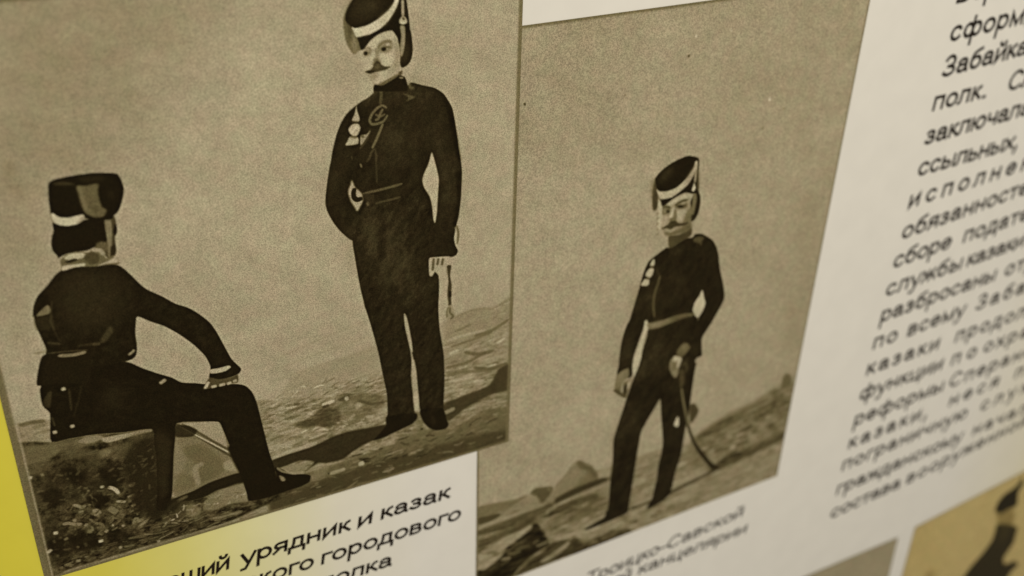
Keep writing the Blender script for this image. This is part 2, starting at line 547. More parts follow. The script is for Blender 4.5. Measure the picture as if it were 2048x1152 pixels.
def stroke_quads(verts, faces, pts, hw, xf, lift):
    p = [np.array(q, float) for q in pts]
    q = [p[0]]
    for a in p[1:]:
        if np.linalg.norm(a - q[-1]) > 1e-4: q.append(a)
    p = q; n = len(p)
    closed = np.linalg.norm(p[0] - p[-1]) < 1e-3
    if closed: p = p[:-1]; n -= 1
    L = []; Rr = []
    for i in range(n):
        a = p[i - 1] if (i > 0 or closed) else None
        b = p[(i + 1) % n] if (i < n - 1 or closed) else None
        d1 = (p[i] - a) if a is not None else (b - p[i])
        d2 = (b - p[i]) if b is not None else (p[i] - a)
        d1 = d1 / np.linalg.norm(d1); d2 = d2 / np.linalg.norm(d2)
        n1 = np.array((-d1[1], d1[0])); n2 = np.array((-d2[1], d2[0]))
        m = n1 + n2; l = np.linalg.norm(m)
        m = n1 if l < 1e-3 else m / l
        k = hw / max(0.35, float(m @ n1))
        c = p[i]
        if a is None: c = c - d2 * hw * 0.9
        if b is None: c = c + d1 * hw * 0.9
        L.append(c + m * k); Rr.append(c - m * k)
    s = len(verts)
    for a, b in zip(L, Rr):
        verts.append(xf(a, lift)); verts.append(xf(b, lift))
    for i in range(n if closed else n - 1):
        j = (i + 1) % n
        faces.append((s + 2*i, s + 2*i + 1, s + 2*j + 1, s + 2*j))

def text_line(name, words, xh, weight, shear, z, parent, wide=False):
    verts = []; faces = []
    hw = weight / 2
    lifts = 0
    for (t, x0, y0, x1, y1) in words:
        A = np.array((x0, y0)); B = np.array((x1, y1))
        width = np.linalg.norm(B - A); ex = (B - A) / width
        adv = [GLYPH[c][0] for c in t]
        nat = (sum(adv) - 0.2) * xh
        sp = 0.0; sx = 1.0
        if len(t) > 1:
            sp = (width - nat) / (len(t) - 1)
            if sp < -0.02 * xh:                     # too long even when set tight: the letters themselves are narrower
                sx = (width + 0.02 * xh * (len(t) - 1)) / nat
                sp = -0.02 * xh
            elif sp > 0.05 * xh and wide:           # captions are set in a wider cut
                sx = (width - 0.05 * xh * (len(t) - 1)) / nat
                sp = 0.05 * xh
        else:
            sx = width / nat
        pen = -0.1 * xh * sx
        for c, a in zip(t, adv):
            for st in GLYPH[c][1]:
                lifts += 1
                def xf(q, lift, pen=pen):
                    gx = q[0]; gy = q[1]
                    w = A + ex * (pen + gx * xh * sx + shear * gy * xh) + np.array((0, -1.0)) * gy * xh
                    return board_point(w[0], w[1], lift)
                # centre lines lie half a stroke inside the letter's height
                pts = [(x, hw + y * (1 - weight) if 0 <= y <= 1 else (y if y < 0 else y - hw)) for x, y in st]
                stroke_quads(verts, faces, pts, hw, xf, z + 0.012 * (lifts % 6))
            pen += a * xh * sx + sp
    me = bpy.data.meshes.new(name)
    me.from_pydata(verts, [], faces)
    me.materials.append(BLACK_INK)
    o = bpy.data.objects.new(name, me)
    COL.objects.link(o)
    o.parent = parent
    return o

PIC_LEFT = dict(quad=[[-271.651,-189.859],[0.181,-189.859],[1.2,113.357],[-275.121,109.384]], size=[274.09,301.24], cell=0.36, ops=[
["F",[33.53,-16.36,114.53,-10.82,92.1,50.33,40.86,94.47,-0.46,120.56],128,None,16.737,0.8,1],  # darker upper-left sky: print tone, with lens vignetting also painted in
["F",[26.05,63.59,33.7,64.81,30.87,92.57,16.73,161.94,6.59,159.15],132,None,5.512,0.5,1],
["F",[113.08,41.44,177.66,37.11,165.51,118.16,171.45,160.09,133.72,190.76,92.48,141.99,88.25,80.81],156,None,15.417,0.8,1],
["F",[214.62,2.85,272.06,7.08,271.76,182.94,239.32,175.57,233.08,69.07],152,None,11.438,0.6,1],
["F",[74.07,137.76,147.17,154.54,154.02,219.06,72.38,207.59,117.43,255.19],146,None,11.356,0.5,1],
["F",[22.88,68.08,26.3,68.65,25.17,74.92,22.03,74.84],118,None,1.034,0.6,1],
["F",[89.47,80.03,92.66,81.54,91.62,86.34,89.4,85.96],150,None,0.725,0.3,1],
["T",[30.02,-16.61,271.79,-0.15,279.23,205.03,131.26,222.27,-8.34,182.8],7,17.869,11.487,40.621,93,0.766],
["F",[135.94,215.42,143.3,210.03,154.66,208.68,169.08,207.44,183.83,205.53,201.89,204.38,220.4,205.2,225.92,201.93,230.87,199.83,237.82,198.43,246.86,196.89,251.93,197.08,260.17,198.88,266.34,196.98,274.61,193.87,283.02,311.3,167.14,309.86,117.43,255.19],134,"hillside",1.025,0.75,1],
["F",[230.86,200.04,237.82,198.43,246.86,196.89,260.17,198.88,266.34,196.98,274.61,193.87,276.24,243.88,252.55,239.5,228.76,237.21],120,"hillside",1.287,0.55,1],
["S",[231.86,200.08,237.82,198.64,245.85,197.06,252.96,197.33,261.21,199.34,267.38,196.81,272.55,194.87],1.359,104,None,0.374,0.5,1],
["S",[229.87,203.46,237.84,203.91,247.94,203.28,258.14,200.5,268.57,201.99],2.042,140,None,0.51,0.35,1],
["S",[230.82,224.58,239.95,222.71,248.16,222.73,260.63,220.56,272.23,219.19],1.75,158,None,0.438,0.5,1],
["S",[240.96,220.8,251.24,220.27,258.58,223.32],2.799,100,None,0.525,0.5,1],
["S",[230.81,228.95,244.12,231.55,258.89,239.02,272.8,238.36],2.852,108,None,0.535,0.4,1],
["F",[1.73,196.3,5.14,200.18,12.65,200.73,18.56,203.09,42.28,198.36,71.81,212.13,107.19,218.23,126.95,224.27,133.58,228.3,142.03,228.2,153.5,227.62,168.13,226.55,189.08,226.51,216.95,231.02,233.04,233.1,280.59,243.16,283.02,311.3,124.82,305.19,-0.88,306.26,-2.32,208.2],118,"ground",0.521,0.8,0],
["T",[1.73,196.3,5.14,200.18,12.65,200.73,18.56,203.09,42.28,198.36,71.81,212.13,107.19,218.23,126.95,224.27,133.58,228.3,142.03,228.2,153.5,227.62,168.13,226.55,189.08,226.51,216.95,231.02,233.04,233.1,280.59,243.16,283.02,311.3,124.82,305.19,-0.88,306.26,-2.32,208.2],34,7.747,1.788,-3.323,5,1.49],
["T",[1.73,196.3,5.14,200.18,12.65,200.73,18.56,203.09,42.28,198.36,71.81,212.13,107.19,218.23,126.95,224.27,133.58,228.3,142.03,228.2,153.5,227.62,168.13,226.55,189.08,226.51,216.95,231.02,233.04,233.1,280.59,243.16,283.02,311.3,124.82,305.19,-0.88,306.26,-2.32,208.2],30,3.576,1.192,-3.323,6,1.49],
["R",[1.73,196.3,5.14,200.18,12.65,200.73,18.56,203.09,42.28,198.36,71.81,212.13,107.19,218.23,126.95,224.27,133.58,228.3,142.03,228.2,153.5,227.62,168.13,226.55,189.08,226.51,216.95,231.02,233.04,233.1,280.59,243.16,283.02,311.3,124.82,305.19,-0.88,306.26,-2.32,208.2],300,[2.98,11.918],[0.477,1.49],[76,158],-3.323,12,0.7,11,None,0.298],
["R",[125.61,223.86,189.22,222.44,194.03,266.35,127.6,269.31],170,[1.621,6.482],[0.324,1.037],[80,172],-6.321,18,0.9,12,None,0.146],
["R",[226.66,212.26,275.57,197.28,277.47,254.88,229.74,248.26],110,[2.828,10.605],[0.354,1.061],[96,160],-8.885,12,0.8,13,None,0.159],
["S",[127.13,205.41,155.12,201.01,184.11,198.39],0.911,128,None,0.455,0.4,1],
["S",[127.94,212.1,155.35,208.87,183.76,207.49],0.921,128,None,0.461,0.4,1],
["S",[131.39,220.65,157.79,215.99,185.03,213.17],0.934,128,None,0.467,0.4,1],
["S",[129.01,198.93,155.64,192.5,183.06,187.78],0.9,128,None,0.45,0.4,1],
["F",[136.53,243.76,142.66,242.48,148.12,241.52,151.05,238.14,153.91,235.81,160.37,234.57,162.82,231.57,167.86,232.01,170.55,233.89,176.91,237.98,183.28,244.84,190.36,248.69,192.25,250.39,190.56,257.72,184.23,257.96,177.16,254.58,166.79,253.49,162.08,254.18,157.54,252.16,152.12,250.41,146.72,249.21,142.26,248.31,137.98,245.3],98,"rock",0.407,0.75,1],
["F",[136.75,243.83,148.12,241.52,152.86,238.16,158.33,238.24,163.62,242.59,164.28,247.72,161.28,251.71,155.73,251.58,148.6,248.18,143.12,248.86,138.86,245.58],70,None,0.643,0.85,1],
["F",[169.18,233.48,176.61,234.1,191.12,240.08,191.85,247.48,185.59,247.21,176.84,239.59],82,None,1.027,0.6,1],
["F",[163.13,234.34,169.63,233.62,169.45,237.34,164.86,236.48],60,None,0.323,0.7,1],
["F",[180.04,254.38,184.27,256.85,189.59,257.41,192.71,251.09,192.32,248.18,186.96,249.3,184.42,252.97],150,None,1.051,0.75,1],
["F",[164.72,239.13,173.09,239.53,171.89,245.17,165.71,247.07],112,None,1.014,0.6,1],
["S",[153.93,235.54,157.58,235.33,161.27,234.84],2.236,172,None,0.224,0.9,1],
["S",[167.43,235.91,169.56,235.21],2.914,172,None,0.227,0.8,1],
["S",[154.06,237.19,157.94,237.05],1.918,52,None,0.224,0.8,1],
["S",[135.09,242.22,141.01,240.35,149.18,239.16],2.21,152,None,0.316,0.75,1],
["S",[130.55,238.1,135.8,238.7,142.01,238.79],1.563,78,None,0.25,0.7,1],
["F",[147.54,250.57,150.36,249.3,156.12,252.81,156.49,254.31,151.99,252.57,148.33,252.48],160,None,0.292,0.85,1],
["S",[173.43,242.36,176.73,242.28],3.953,150,None,0.494,0.7,1],
["S",[162.54,254.33,166.77,254.03,168.65,254.08],1.656,158,None,0.248,0.7,1],
["R",[158.66,248.68,180.68,250.12,180.85,258.0,159.27,254.38],46,[1.328,3.985],[0.399,0.996],[74,168],-6.175,30,0.65,14,None,0.149],
["F",[124.05,242.93,138.82,246.11,151.96,253.11,157.33,255.97,149.76,259.02,136.0,260.51,122.62,260.35],128,None,1.194,0.55,1],
["R",[124.13,241.89,157.39,254.88,145.06,260.79,122.62,260.35],60,[1.921,7.042],[0.448,1.12],[96,150],-3.641,14,0.9,15,None,0.144],
["T",[125.61,223.86,233.04,227.82,276.03,211.18,279.02,301.87,124.82,305.19],24,3.461,1.384,-3.468,61,1.384],
["F",[123.22,263.87,133.6,262.46,145.88,262.18,154.28,260.53,159.0,259.3,167.48,258.72,181.74,259.98,189.48,260.77,209.72,265.53,208.71,265.78,197.14,268.39,179.87,270.76,170.56,273.94,164.17,277.51,154.26,276.94,148.77,275.02,140.15,279.41,146.98,273.83,138.96,269.9,124.43,270.99],45,"ground",0.42,0.94,1],
["S",[123.3,262.8,131.41,261.71,141.38,261.22,149.67,260.39],2.584,150,None,0.291,0.85,1],
["F",[227.64,260.65,229.72,257.26,244.31,255.34,259.15,252.81,265.38,243.12,273.46,241.95,273.99,259.48,259.31,260.99,243.33,265.49,232.82,271.59,229.69,269.43],54,"ground",0.55,0.9,1],
["S",[248.44,247.39,255.87,248.63],2.543,168,None,0.363,0.7,1],
["S",[228.14,264.86,235.95,263.22],2.901,140,None,0.363,0.8,1],
["S",[227.68,251.5,237.98,244.35,248.42,245.11],7.139,138,None,1.328,0.4,1],
["F",[119.29,301.15,120.76,283.14,137.34,280.01,167.44,279.1,201.96,275.66,217.24,273.65,232.82,278.69,248.73,273.07,273.86,273.7,274.75,303.47,192.18,302.07,119.1,303.44],76,"ground",1.103,0.7,0],
["F",[119.29,301.15,120.03,292.08,157.47,287.22,206.8,286.73,274.37,290.89,274.75,303.47,192.18,302.07,119.1,303.44],54,None,1.327,0.7,0],
["F",[213.22,268.85,223.41,276.82,232.82,275.13,248.71,270.69,238.1,276.82,227.55,282.93,206.95,278.49,203.01,273.68],96,None,0.73,0.6,1],
["R",[134.02,288.02,270.57,275.09,274.56,297.15,194.32,297.99,137.74,301.14],120,[2.177,9.432],[0.435,1.161],[38,126],-3.412,14,0.95,16,None,0.163],
["F",[173.64,280.78,178.05,279.97,181.32,284.02,178.8,285.5,175.98,282.76],38,None,0.349,0.85,1],
["S",[173.46,284.81,176.88,284.54],3.143,165,None,0.279,0.9,1],
["S",[155.68,285.24,161.39,285.23,165.24,284.85],2.405,150,None,0.309,0.75,1],
["S",[204.73,287.93,209.85,287.89,215.02,286.65],2.189,140,None,0.328,0.7,1],
["S",[190.98,275.62,196.93,276.44],2.116,140,None,0.317,0.6,1],
["F",[127.04,271.91,133.0,270.64,139.74,271.87,145.17,273.2,136.19,276.86,137.34,280.12,129.55,274.49],118,None,0.394,0.8,1],
["F",[143.5,284.64,146.52,281.11,153.28,277.74,156.01,279.28,152.85,285.1,146.17,286.77],112,None,0.507,0.7,1],
["S",[230.84,213.79,242.94,212.67,256.3,212.9],1.716,150,None,0.343,0.8,1],
["S",[232.84,218.62,244.0,217.48,260.52,215.61],1.73,98,None,0.346,0.8,1],
["S",[248.08,215.09,260.49,213.97,271.93,209.28],2.099,92,None,0.35,0.8,1],
["S",[263.87,224.17,269.11,221.69],1.786,176,None,0.357,0.8,1],
["S",[231.83,223.23,237.91,221.94],1.377,168,None,0.344,0.8,1],
["S",[229.79,231.97,243.09,232.37,256.58,228.31],2.108,92,None,0.351,0.8,1],
["S",[242.0,224.36,251.35,228.55,261.85,228.62],2.472,84,None,0.353,0.8,1],
["S",[248.33,237.18,258.93,241.3,271.78,240.35],2.536,80,None,0.362,0.8,1],
["S",[230.79,237.79,244.17,238.81,261.1,243.05],2.139,100,None,0.357,0.8,1],
["S",[251.43,234.13,264.09,233.7,272.63,232.66],1.443,142,None,0.361,0.8,1],
["S",[235.85,208.7,246.96,206.22],1.359,104,None,0.34,0.8,1],
["S",[231.81,242.56,248.4,243.97],1.424,158,None,0.356,0.8,1],
["S",[131.69,234.74,139.24,233.93,145.92,233.87],1.247,92,None,0.281,0.75,1],
["S",[126.93,239.6,133.13,238.92,138.91,238.61],1.247,96,None,0.28,0.75,1],
["S",[138.16,230.43,141.66,230.97],1.553,70,None,0.28,0.75,1],
["S",[143.52,236.32,146.66,236.24],1.575,74,None,0.284,0.75,1],
["S",[133.68,231.67,137.6,232.1],1.547,160,None,0.279,0.75,1],
["S",[125.02,241.65,129.5,240.42],1.552,150,None,0.279,0.75,1],
["S",[123.44,250.26,127.47,249.43,131.43,249.66],2.2,98,None,0.283,0.75,1],
["S",[128.92,247.75,134.27,247.34,138.27,247.56],1.579,150,None,0.284,0.75,1],
["S",[133.44,252.5,137.93,252.35,141.86,254.19],1.918,104,None,0.288,0.75,1],
["S",[125.67,255.36,130.99,255.51,137.3,254.88],1.909,150,None,0.286,0.75,1],
["S",[136.19,257.81,141.67,256.89],1.288,96,None,0.29,0.75,1],
["S",[144.34,257.78,151.69,257.44,155.41,257.01],1.96,88,None,0.294,0.75,1],
["S",[145.34,256.45,151.79,255.81],1.301,156,None,0.293,0.75,1],
["S",[175.45,239.16,182.85,243.61,190.01,244.7],1.995,70,None,0.299,0.75,1],
["S",[177.97,246.51,180.82,246.57,182.66,248.52],2.337,84,None,0.3,0.75,1],
["S",[171.66,250.05,175.47,249.59,178.73,251.18],2.332,96,None,0.3,0.75,1],
["S",[169.27,250.95,172.72,247.63],1.986,140,None,0.298,0.75,1],
["S",[179.65,252.02,184.42,252.97],2.021,158,None,0.303,0.75,1],
["R",[124.77,234.14,149.34,236.53,151.68,242.65,135.45,243.41,123.96,243.97],40,[1.568,5.645],[0.627,1.411],[86,164],-6.535,16,0.7,71,None,0.251],
["R",[172.51,273.45,217.3,268.53,219.55,289.38,191.59,288.17,167.13,285.51],70,[1.774,7.096],[0.71,1.597],[40,118],-2.51,16,0.75,72,None,0.284],
["F",[1.7,211.83,8.55,212.42,17.15,215.89,25.67,216.52,36.46,217.67,50.96,220.98,64.16,222.81,65.92,230.45,64.55,247.54,62.5,270.31,70.32,273.27,87.27,270.79,107.13,269.17,108.93,287.89,135.99,288.75,99.17,297.97,48.37,298.12,11.17,298.65,3.29,300.23,0.92,274.03],54,"rock",0.432,0.94,0],
["T",[1.7,211.83,8.55,212.42,17.15,215.89,25.67,216.52,36.46,217.67,50.96,220.98,64.16,222.81,65.92,230.45,64.55,247.54,62.5,270.31,70.32,273.27,87.27,270.79,107.13,269.17,108.93,287.89,135.99,288.75,99.17,297.97,48.37,298.12,11.17,298.65,3.29,300.23,0.92,274.03],40,3.458,2.594,-6.537,8,1.153],
["T",[1.7,211.83,8.55,212.42,17.15,215.89,25.67,216.52,36.46,217.67,50.96,220.98,64.16,222.81,65.92,230.45,64.55,247.54,62.5,270.31,70.32,273.27,87.27,270.79,107.13,269.17,108.93,287.89,135.99,288.75,99.17,297.97,48.37,298.12,11.17,298.65,3.29,300.23,0.92,274.03],26,1.729,1.297,-33.481,9,1.153],
["F",[2.69,214.07,9.52,214.95,22.02,216.75,37.73,219.07,38.86,221.42,32.66,223.28,21.13,222.3,13.41,225.51,4.39,224.31],104,None,0.814,0.7,1],
["F",[3.07,223.84,8.7,223.87,15.14,228.09,14.52,231.83,7.28,232.22,3.94,231.01],92,None,0.974,0.6,1],
["F",[33.58,217.21,39.25,218.79,40.35,221.42,32.87,221.87,28.87,219.25],128,None,0.334,0.8,1],
["F",[39.71,220.71,47.89,221.25,63.01,222.63,63.59,224.22,53.54,224.32,42.89,224.55,40.12,223.02],148,None,0.247,0.85,1],
["F",[37.89,228.03,42.45,227.59,43.48,230.95,37.9,233.05,36.75,230.65],118,None,0.547,0.7,1],
["F",[54.47,223.13,64.03,223.77,63.41,237.79,60.26,243.94,50.63,234.42,50.23,226.21],72,None,1.39,0.6,1],
["F",[57.06,232.55,64.29,230.92,62.77,255.34,61.21,274.19,56.31,274.5,50.62,257.26,54.26,241.83],50,None,2.893,0.85,1],
["F",[6.45,232.91,27.45,228.42,42.1,240.63,43.2,254.51,29.5,264.13,17.62,253.28,6.23,246.9],50,None,3.293,0.75,1],
["F",[3.61,262.42,15.28,258.63,14.3,274.14,34.12,285.49,11.7,290.51,3.78,292.64],50,None,2.837,0.7,1],
["F",[4.18,217.45,11.95,217.22,16.21,221.59,10.04,224.34,4.87,221.56],86,None,0.802,0.7,1],
["F",[21.43,220.45,29.86,222.33,31.94,227.99,23.68,229.1],80,None,0.992,0.7,1],
["F",[42.45,227.59,51.56,227.66,54.44,234.71,45.7,236.78],84,None,1.031,0.7,1],
["F",[31.94,227.99,37.75,228.99,36.76,235.69,31.07,233.69],72,None,0.844,0.7,1],
["F",[17.94,233.05,25.02,234.57,29.61,243.31,22.66,244.86],30,None,1.01,0.7,1],
["F",[34.75,239.04,43.69,240.17,46.71,251.61,38.8,252.89],30,None,1.043,0.7,1],
["F",[48.08,241.72,55.36,245.33,53.63,258.37,47.83,260.47],58,None,1.066,0.7,1],
["F",[7.23,245.25,14.71,243.97,17.62,253.28,10.42,256.74],32,None,1.011,0.7,1],
["F",[27.82,255.06,36.77,256.33,37.07,264.92,29.65,263.12],28,None,0.878,0.7,1],
["F",[15.72,274.72,27.22,279.39,28.92,288.9,16.81,287.15],30,None,1.075,0.7,1],
["F",[35.01,279.25,46.59,287.24,48.94,293.82,33.36,290.74],34,None,1.11,0.7,1],
["F",[5.07,275.74,13.82,277.18,13.62,288.01,5.5,286.77],32,None,1.057,0.7,1],
["F",[2.48,239.44,6.16,238.79,6.59,249.08,3.22,251.89],66,None,0.828,0.7,1],
["F",[55.23,246.32,60.0,245.93,60.22,256.54,55.14,258.93],64,None,0.896,0.7,1],
["F",[75.46,223.45,97.5,229.01,101.47,247.61,106.53,275.65,108.08,287.56,84.15,276.28,68.85,268.34,72.56,240.92],104,"ground",0.378,0.9,1],
["F",[77.76,224.19,87.97,226.26,97.45,229.51,99.84,247.06,90.7,238.72,84.15,231.37],142,None,0.293,0.85,1],
["F",[74.17,234.23,76.01,238.98,78.3,247.09,75.9,253.67,71.25,255.2],120,None,0.586,0.7,1],
["F",[78.34,239.77,87.88,241.96,96.56,254.5,95.71,262.88,83.46,267.19,80.96,259.76,82.68,251.8,78.53,245.07],86,None,0.929,0.6,1],
["S",[86.66,253.19,82.33,254.88,82.15,260.19,82.65,266.9],3.016,136,None,0.452,0.7,1],
["F",[97.17,256.87,101.48,256.21,103.66,264.62,97.56,261.35],134,None,0.462,0.8,1],
["F",[69.74,264.33,73.98,256.18,80.72,261.84,80.02,268.12,69.37,267.44],98,None,0.601,0.7,1],
["F",[67.17,272.08,78.98,269.93,89.34,267.15,105.65,266.43,105.79,274.26,92.88,273.97,84.15,276.28,71.65,275.98,63.8,279.61],38,None,0.308,1,1],
["F",[84.73,278.73,94.53,274.58,105.79,274.26,108.08,287.56,98.55,286.23,89.78,287.42,83.21,284.89],118,None,0.474,0.8,1],
["R",[85.54,279.04,104.84,275.03,107.22,287.24,89.78,287.42],24,[1.268,3.804],[0.444,0.951],[70,168],-12.45,30,0.7,17,None,0.143],
["F",[61.97,281.12,65.88,275.99,74.27,274.77,80.44,279.33,78.11,285.17,65.91,289.39,61.97,287.82],64,None,0.46,0.7,1],
["R",[62.5,276.89,82.06,279.95,81.11,288.6,62.75,288.13],26,[1.232,4.313],[0.431,1.048],[100,176],-33.138,40,0.7,18,None,0.139],
["F",[74.58,279.32,78.83,278.72,82.28,285.66,80.17,289.37,74.64,286.07],124,None,0.621,0.6,1],
["S",[61.84,282.18,65.75,277.04,71.1,273.57,76.23,272.2],2.126,96,None,0.38,0.7,1],
["S",[85.79,292.71,94.32,293.76,103.97,293.82],2.249,120,None,0.402,0.8,1],
["R",[11.86,289.48,57.65,289.47,135.83,291.02,99.17,297.97,48.51,297.04,11.97,298.43],90,[2.464,9.238],[0.37,0.924],[34,110],-0.754,10,0.85,19,None,0.139],
["R",[50.07,285.3,83.21,284.89,99.59,293.51,48.94,293.82],40,[1.86,7.44],[0.465,0.93],[60,120],-2.425,12,0.8,20,None,0.14],
["S",[76.22,223.7,81.15,229.36,88.32,237.92,95.68,246.71,101.68,254.12],1.473,66,"sabre",0.177,0.9,1],
["S",[78.52,224.44,85.72,231.88,92.99,240.53,101.27,249.68],1.471,72,"sabre",0.177,0.9,1],
["S",[76.87,224.92,83.99,232.86,92.06,241.47,101.12,251.23],0.883,168,"sabre",0.147,0.8,1],
["F",[75.34,224.43,81.49,226.42,85.83,230.89,83.04,234.09,76.0,232.27,73.87,230.04],40,"sabre",0.288,0.85,1],
["S",[34.53,250.74,36.41,250.91],1.571,150,None,0.196,0.9,1],
["S",[38.16,252.07,39.91,253.24,41.56,255.17,42.68,258.22],2.045,160,None,0.199,0.9,1],
["S",[48.77,253.62,49.75,255.03,50.39,253.16],2.525,160,None,0.201,0.9,1],
["S",[46.44,262.03,48.89,261.35,50.49,261.15],1.391,140,None,0.203,0.9,1],
["S",[40.9,262.59,45.31,264.54],1.386,140,None,0.202,0.9,1],
["S",[46.81,265.11,48.07,264.51],1.396,120,None,0.204,0.9,1],
["S",[47.55,268.35,49.75,268.12],1.405,130,None,0.205,0.9,1],
["S",[20.36,257.13,22.72,258.82,24.35,260.5,26.04,259.31],1.789,128,None,0.196,0.9,1],
["S",[22.07,263.05,24.76,262.77],1.575,110,None,0.197,0.9,1],
["S",[28.23,264.91,30.4,265.76,31.19,268.2],3.876,122,None,0.2,0.9,1],
["S",[26.45,261.58,28.82,263.55],1.357,90,None,0.198,0.9,1],
["S",[13.82,267.75,16.41,267.98,19.48,270.0,22.73,271.03],2.03,118,None,0.197,0.9,1],
["S",[18.77,267.32,20.4,267.7],1.578,120,None,0.197,0.9,1],
["S",[23.77,271.71,25.09,273.05],2.056,112,None,0.2,0.9,1],
["S",[8.69,271.81,10.87,272.16],2.017,165,None,0.196,0.9,1],
["S",[12.91,278.11,14.93,277.31],1.591,92,None,0.199,0.9,1],
["S",[28.61,285.67,30.94,285.79],1.877,165,None,0.205,0.9,1],
["S",[36.43,277.58,37.38,277.79],1.404,150,None,0.205,0.9,1],
["S",[41.2,280.03,42.65,279.51],1.653,140,None,0.207,0.9,1],
["S",[32.62,279.6,34.02,280.72],2.104,120,None,0.205,0.9,1],
["S",[24.59,276.36,26.65,278.01],2.535,98,None,0.202,0.9,1],
["S",[36.6,265.49,37.93,267.07,39.56,269.31,40.23,270.11],3.467,108,None,0.202,0.9,1],
["S",[41.04,269.89,43.42,269.73],2.328,92,None,0.204,0.9,1],
["S",[40.01,271.65,43.74,273.11],2.336,84,None,0.204,0.9,1],
["S",[46.65,280.83,48.73,277.25,49.59,279.79,52.99,278.37,54.75,274.12],1.905,112,None,0.208,0.9,1],
["S",[48.34,283.16,52.13,281.9,55.81,278.37,58.09,273.21],1.676,116,None,0.21,0.9,1],
["S",[58.16,272.69,60.3,265.35],1.188,92,None,0.208,0.9,1],
["S",[53.47,274.71,54.57,272.41],3.327,96,None,0.208,0.9,1],
["S",[56.89,270.03,58.24,268.91],2.373,96,None,0.208,0.9,1],
["S",[29.35,272.86,31.75,274.89,32.18,277.24,29.26,276.07],1.388,92,None,0.202,0.9,1],
["S",[26.47,269.03,28.33,271.91,30.29,274.31],1.147,96,None,0.201,0.9,1],
["S",[3.78,283.53,6.3,281.87],1.811,150,None,0.198,0.9,1],
["S",[16.08,294.28,18.33,294.68],1.872,112,None,0.205,0.9,1],
["S",[10.25,294.83,12.48,295.24,14.15,296.8],2.096,96,None,0.204,0.9,1],
["S",[7.82,295.73,9.68,295.98],2.087,84,None,0.203,0.9,1],
["S",[37.68,293.89,39.26,293.98],1.921,130,None,0.21,0.9,1],
["S",[40.39,294.45,42.36,294.71,45.56,294.91],1.208,90,None,0.211,0.9,1],
["S",[43.09,289.39,47.8,290.2,51.36,290.81],1.449,82,None,0.211,0.9,1],
["S",[57.07,297.39,58.7,297.49],1.73,130,None,0.216,0.9,1],
["S",[22.79,296.03,25.15,295.91],1.655,76,None,0.207,0.9,1],
["S",[17.81,285.59,19.05,285.01],1.618,72,None,0.202,0.9,1],
["S",[35.94,254.13,35.94,256.75],1.809,70,None,0.198,0.9,1],
["S",[47.84,302.13,49.22,300.98],1.475,66,None,0.215,0.9,1],
["R",[18.86,245.51,59.7,260.61,60.19,269.43,50.34,283.19,29.99,281.61,15.1,269.11],110,[1.156,4.046],[0.462,1.156],[60,112],-20.303,60,0.8,21,None,0.231],
["R",[7.8,233.4,41.35,235.27,60.0,245.93,59.18,264.72,11.7,290.51,4.49,292.95],110,[1.13,3.956],[0.565,1.413],[56,88],-20.462,60,0.7,22,None,0.339],
["S",[3.62,232.88,5.21,233.95],1.836,158,None,0.171,0.8,1],
["S",[9.14,233.88,10.65,233.43],1.85,110,None,0.198,0.8,1],
["S",[4.89,201.59,10.43,201.51,16.54,202.54],2.267,80,None,0.328,0.8,1],
["F",[3.93,203.14,16.61,206.34,16.61,213.98,8.52,212.6,3.29,210.65],122,None,0.509,0.5,1],
["F",[49.29,232.95,64.35,227.4,63.66,245.13,61.72,276.59,53.19,279.89,48.03,264.82],40,None,1.257,0.8,1],
["F",[55.59,267.69,68.21,270.28,71.77,274.92,68.64,280.38,58.59,282.01,53.74,275.7],42,None,0.933,0.85,1],
["R",[50.63,234.42,64.04,229.82,60.69,271.81,51.18,276.89],50,[1.156,4.047],[0.434,1.156],[36,92],-45.379,40,0.6,81,None,0.231],
["F",[18.84,180.59,40.04,174.96,56.76,179.3,63.43,184.79,70.28,190.04,77.34,194.94,81.52,199.04,88.32,201.53,94.43,204.02,107.87,207.78,113.01,210.29,116.32,215.31,118.09,221.98,119.21,230.61,120.67,243.75,122.17,257.24,123.97,267.8,125.32,278.99,126.95,287.15,117.9,287.24,108.93,287.89,106.53,275.65,103.75,259.18,100.96,244.25,98.14,230.76,96.7,228.75,88.0,225.96,76.28,223.21,74.4,232.26,72.32,242.92,70.1,257.99,68.46,268.19,66.66,272.98,62.63,275.84,59.53,274.64,61.09,265.44,63.54,243.0,63.66,232.75,63.91,222.92,51.0,220.69,36.5,217.39,25.71,216.24,17.19,215.62,17.8,207.67,19.15,198.68,16.73,193.09],33,"trousers",0.158,1,0],
["F",[36.79,123.69,42.59,123.12,50.57,124.32,57.39,124.92,61.94,127.25,66.06,133.2,69.55,139.11,72.68,142.85,78.65,147.75,83.96,153.0,89.58,156.61,94.39,161.41,99.13,167.64,101.98,174.12,104.69,182.56,107.77,192.03,110.58,196.71,112.11,199.6,110.74,201.87,106.69,202.97,100.17,203.05,95.46,200.4,96.53,195.65,96.6,192.77,94.73,186.5,90.12,178.64,84.07,171.0,77.33,164.23,71.17,159.96,65.71,155.74,64.4,160.01,63.49,165.13,63.37,171.43,62.44,176.65,60.53,178.69,56.76,179.3,39.64,177.57,22.68,170.08,23.48,163.26,22.7,157.84,21.38,149.79,21.21,143.83,20.59,145.86,21.95,139.51,24.69,134.38,29.39,130.15,33.44,125.78],36,"soldier_figure",0.14,1,0],
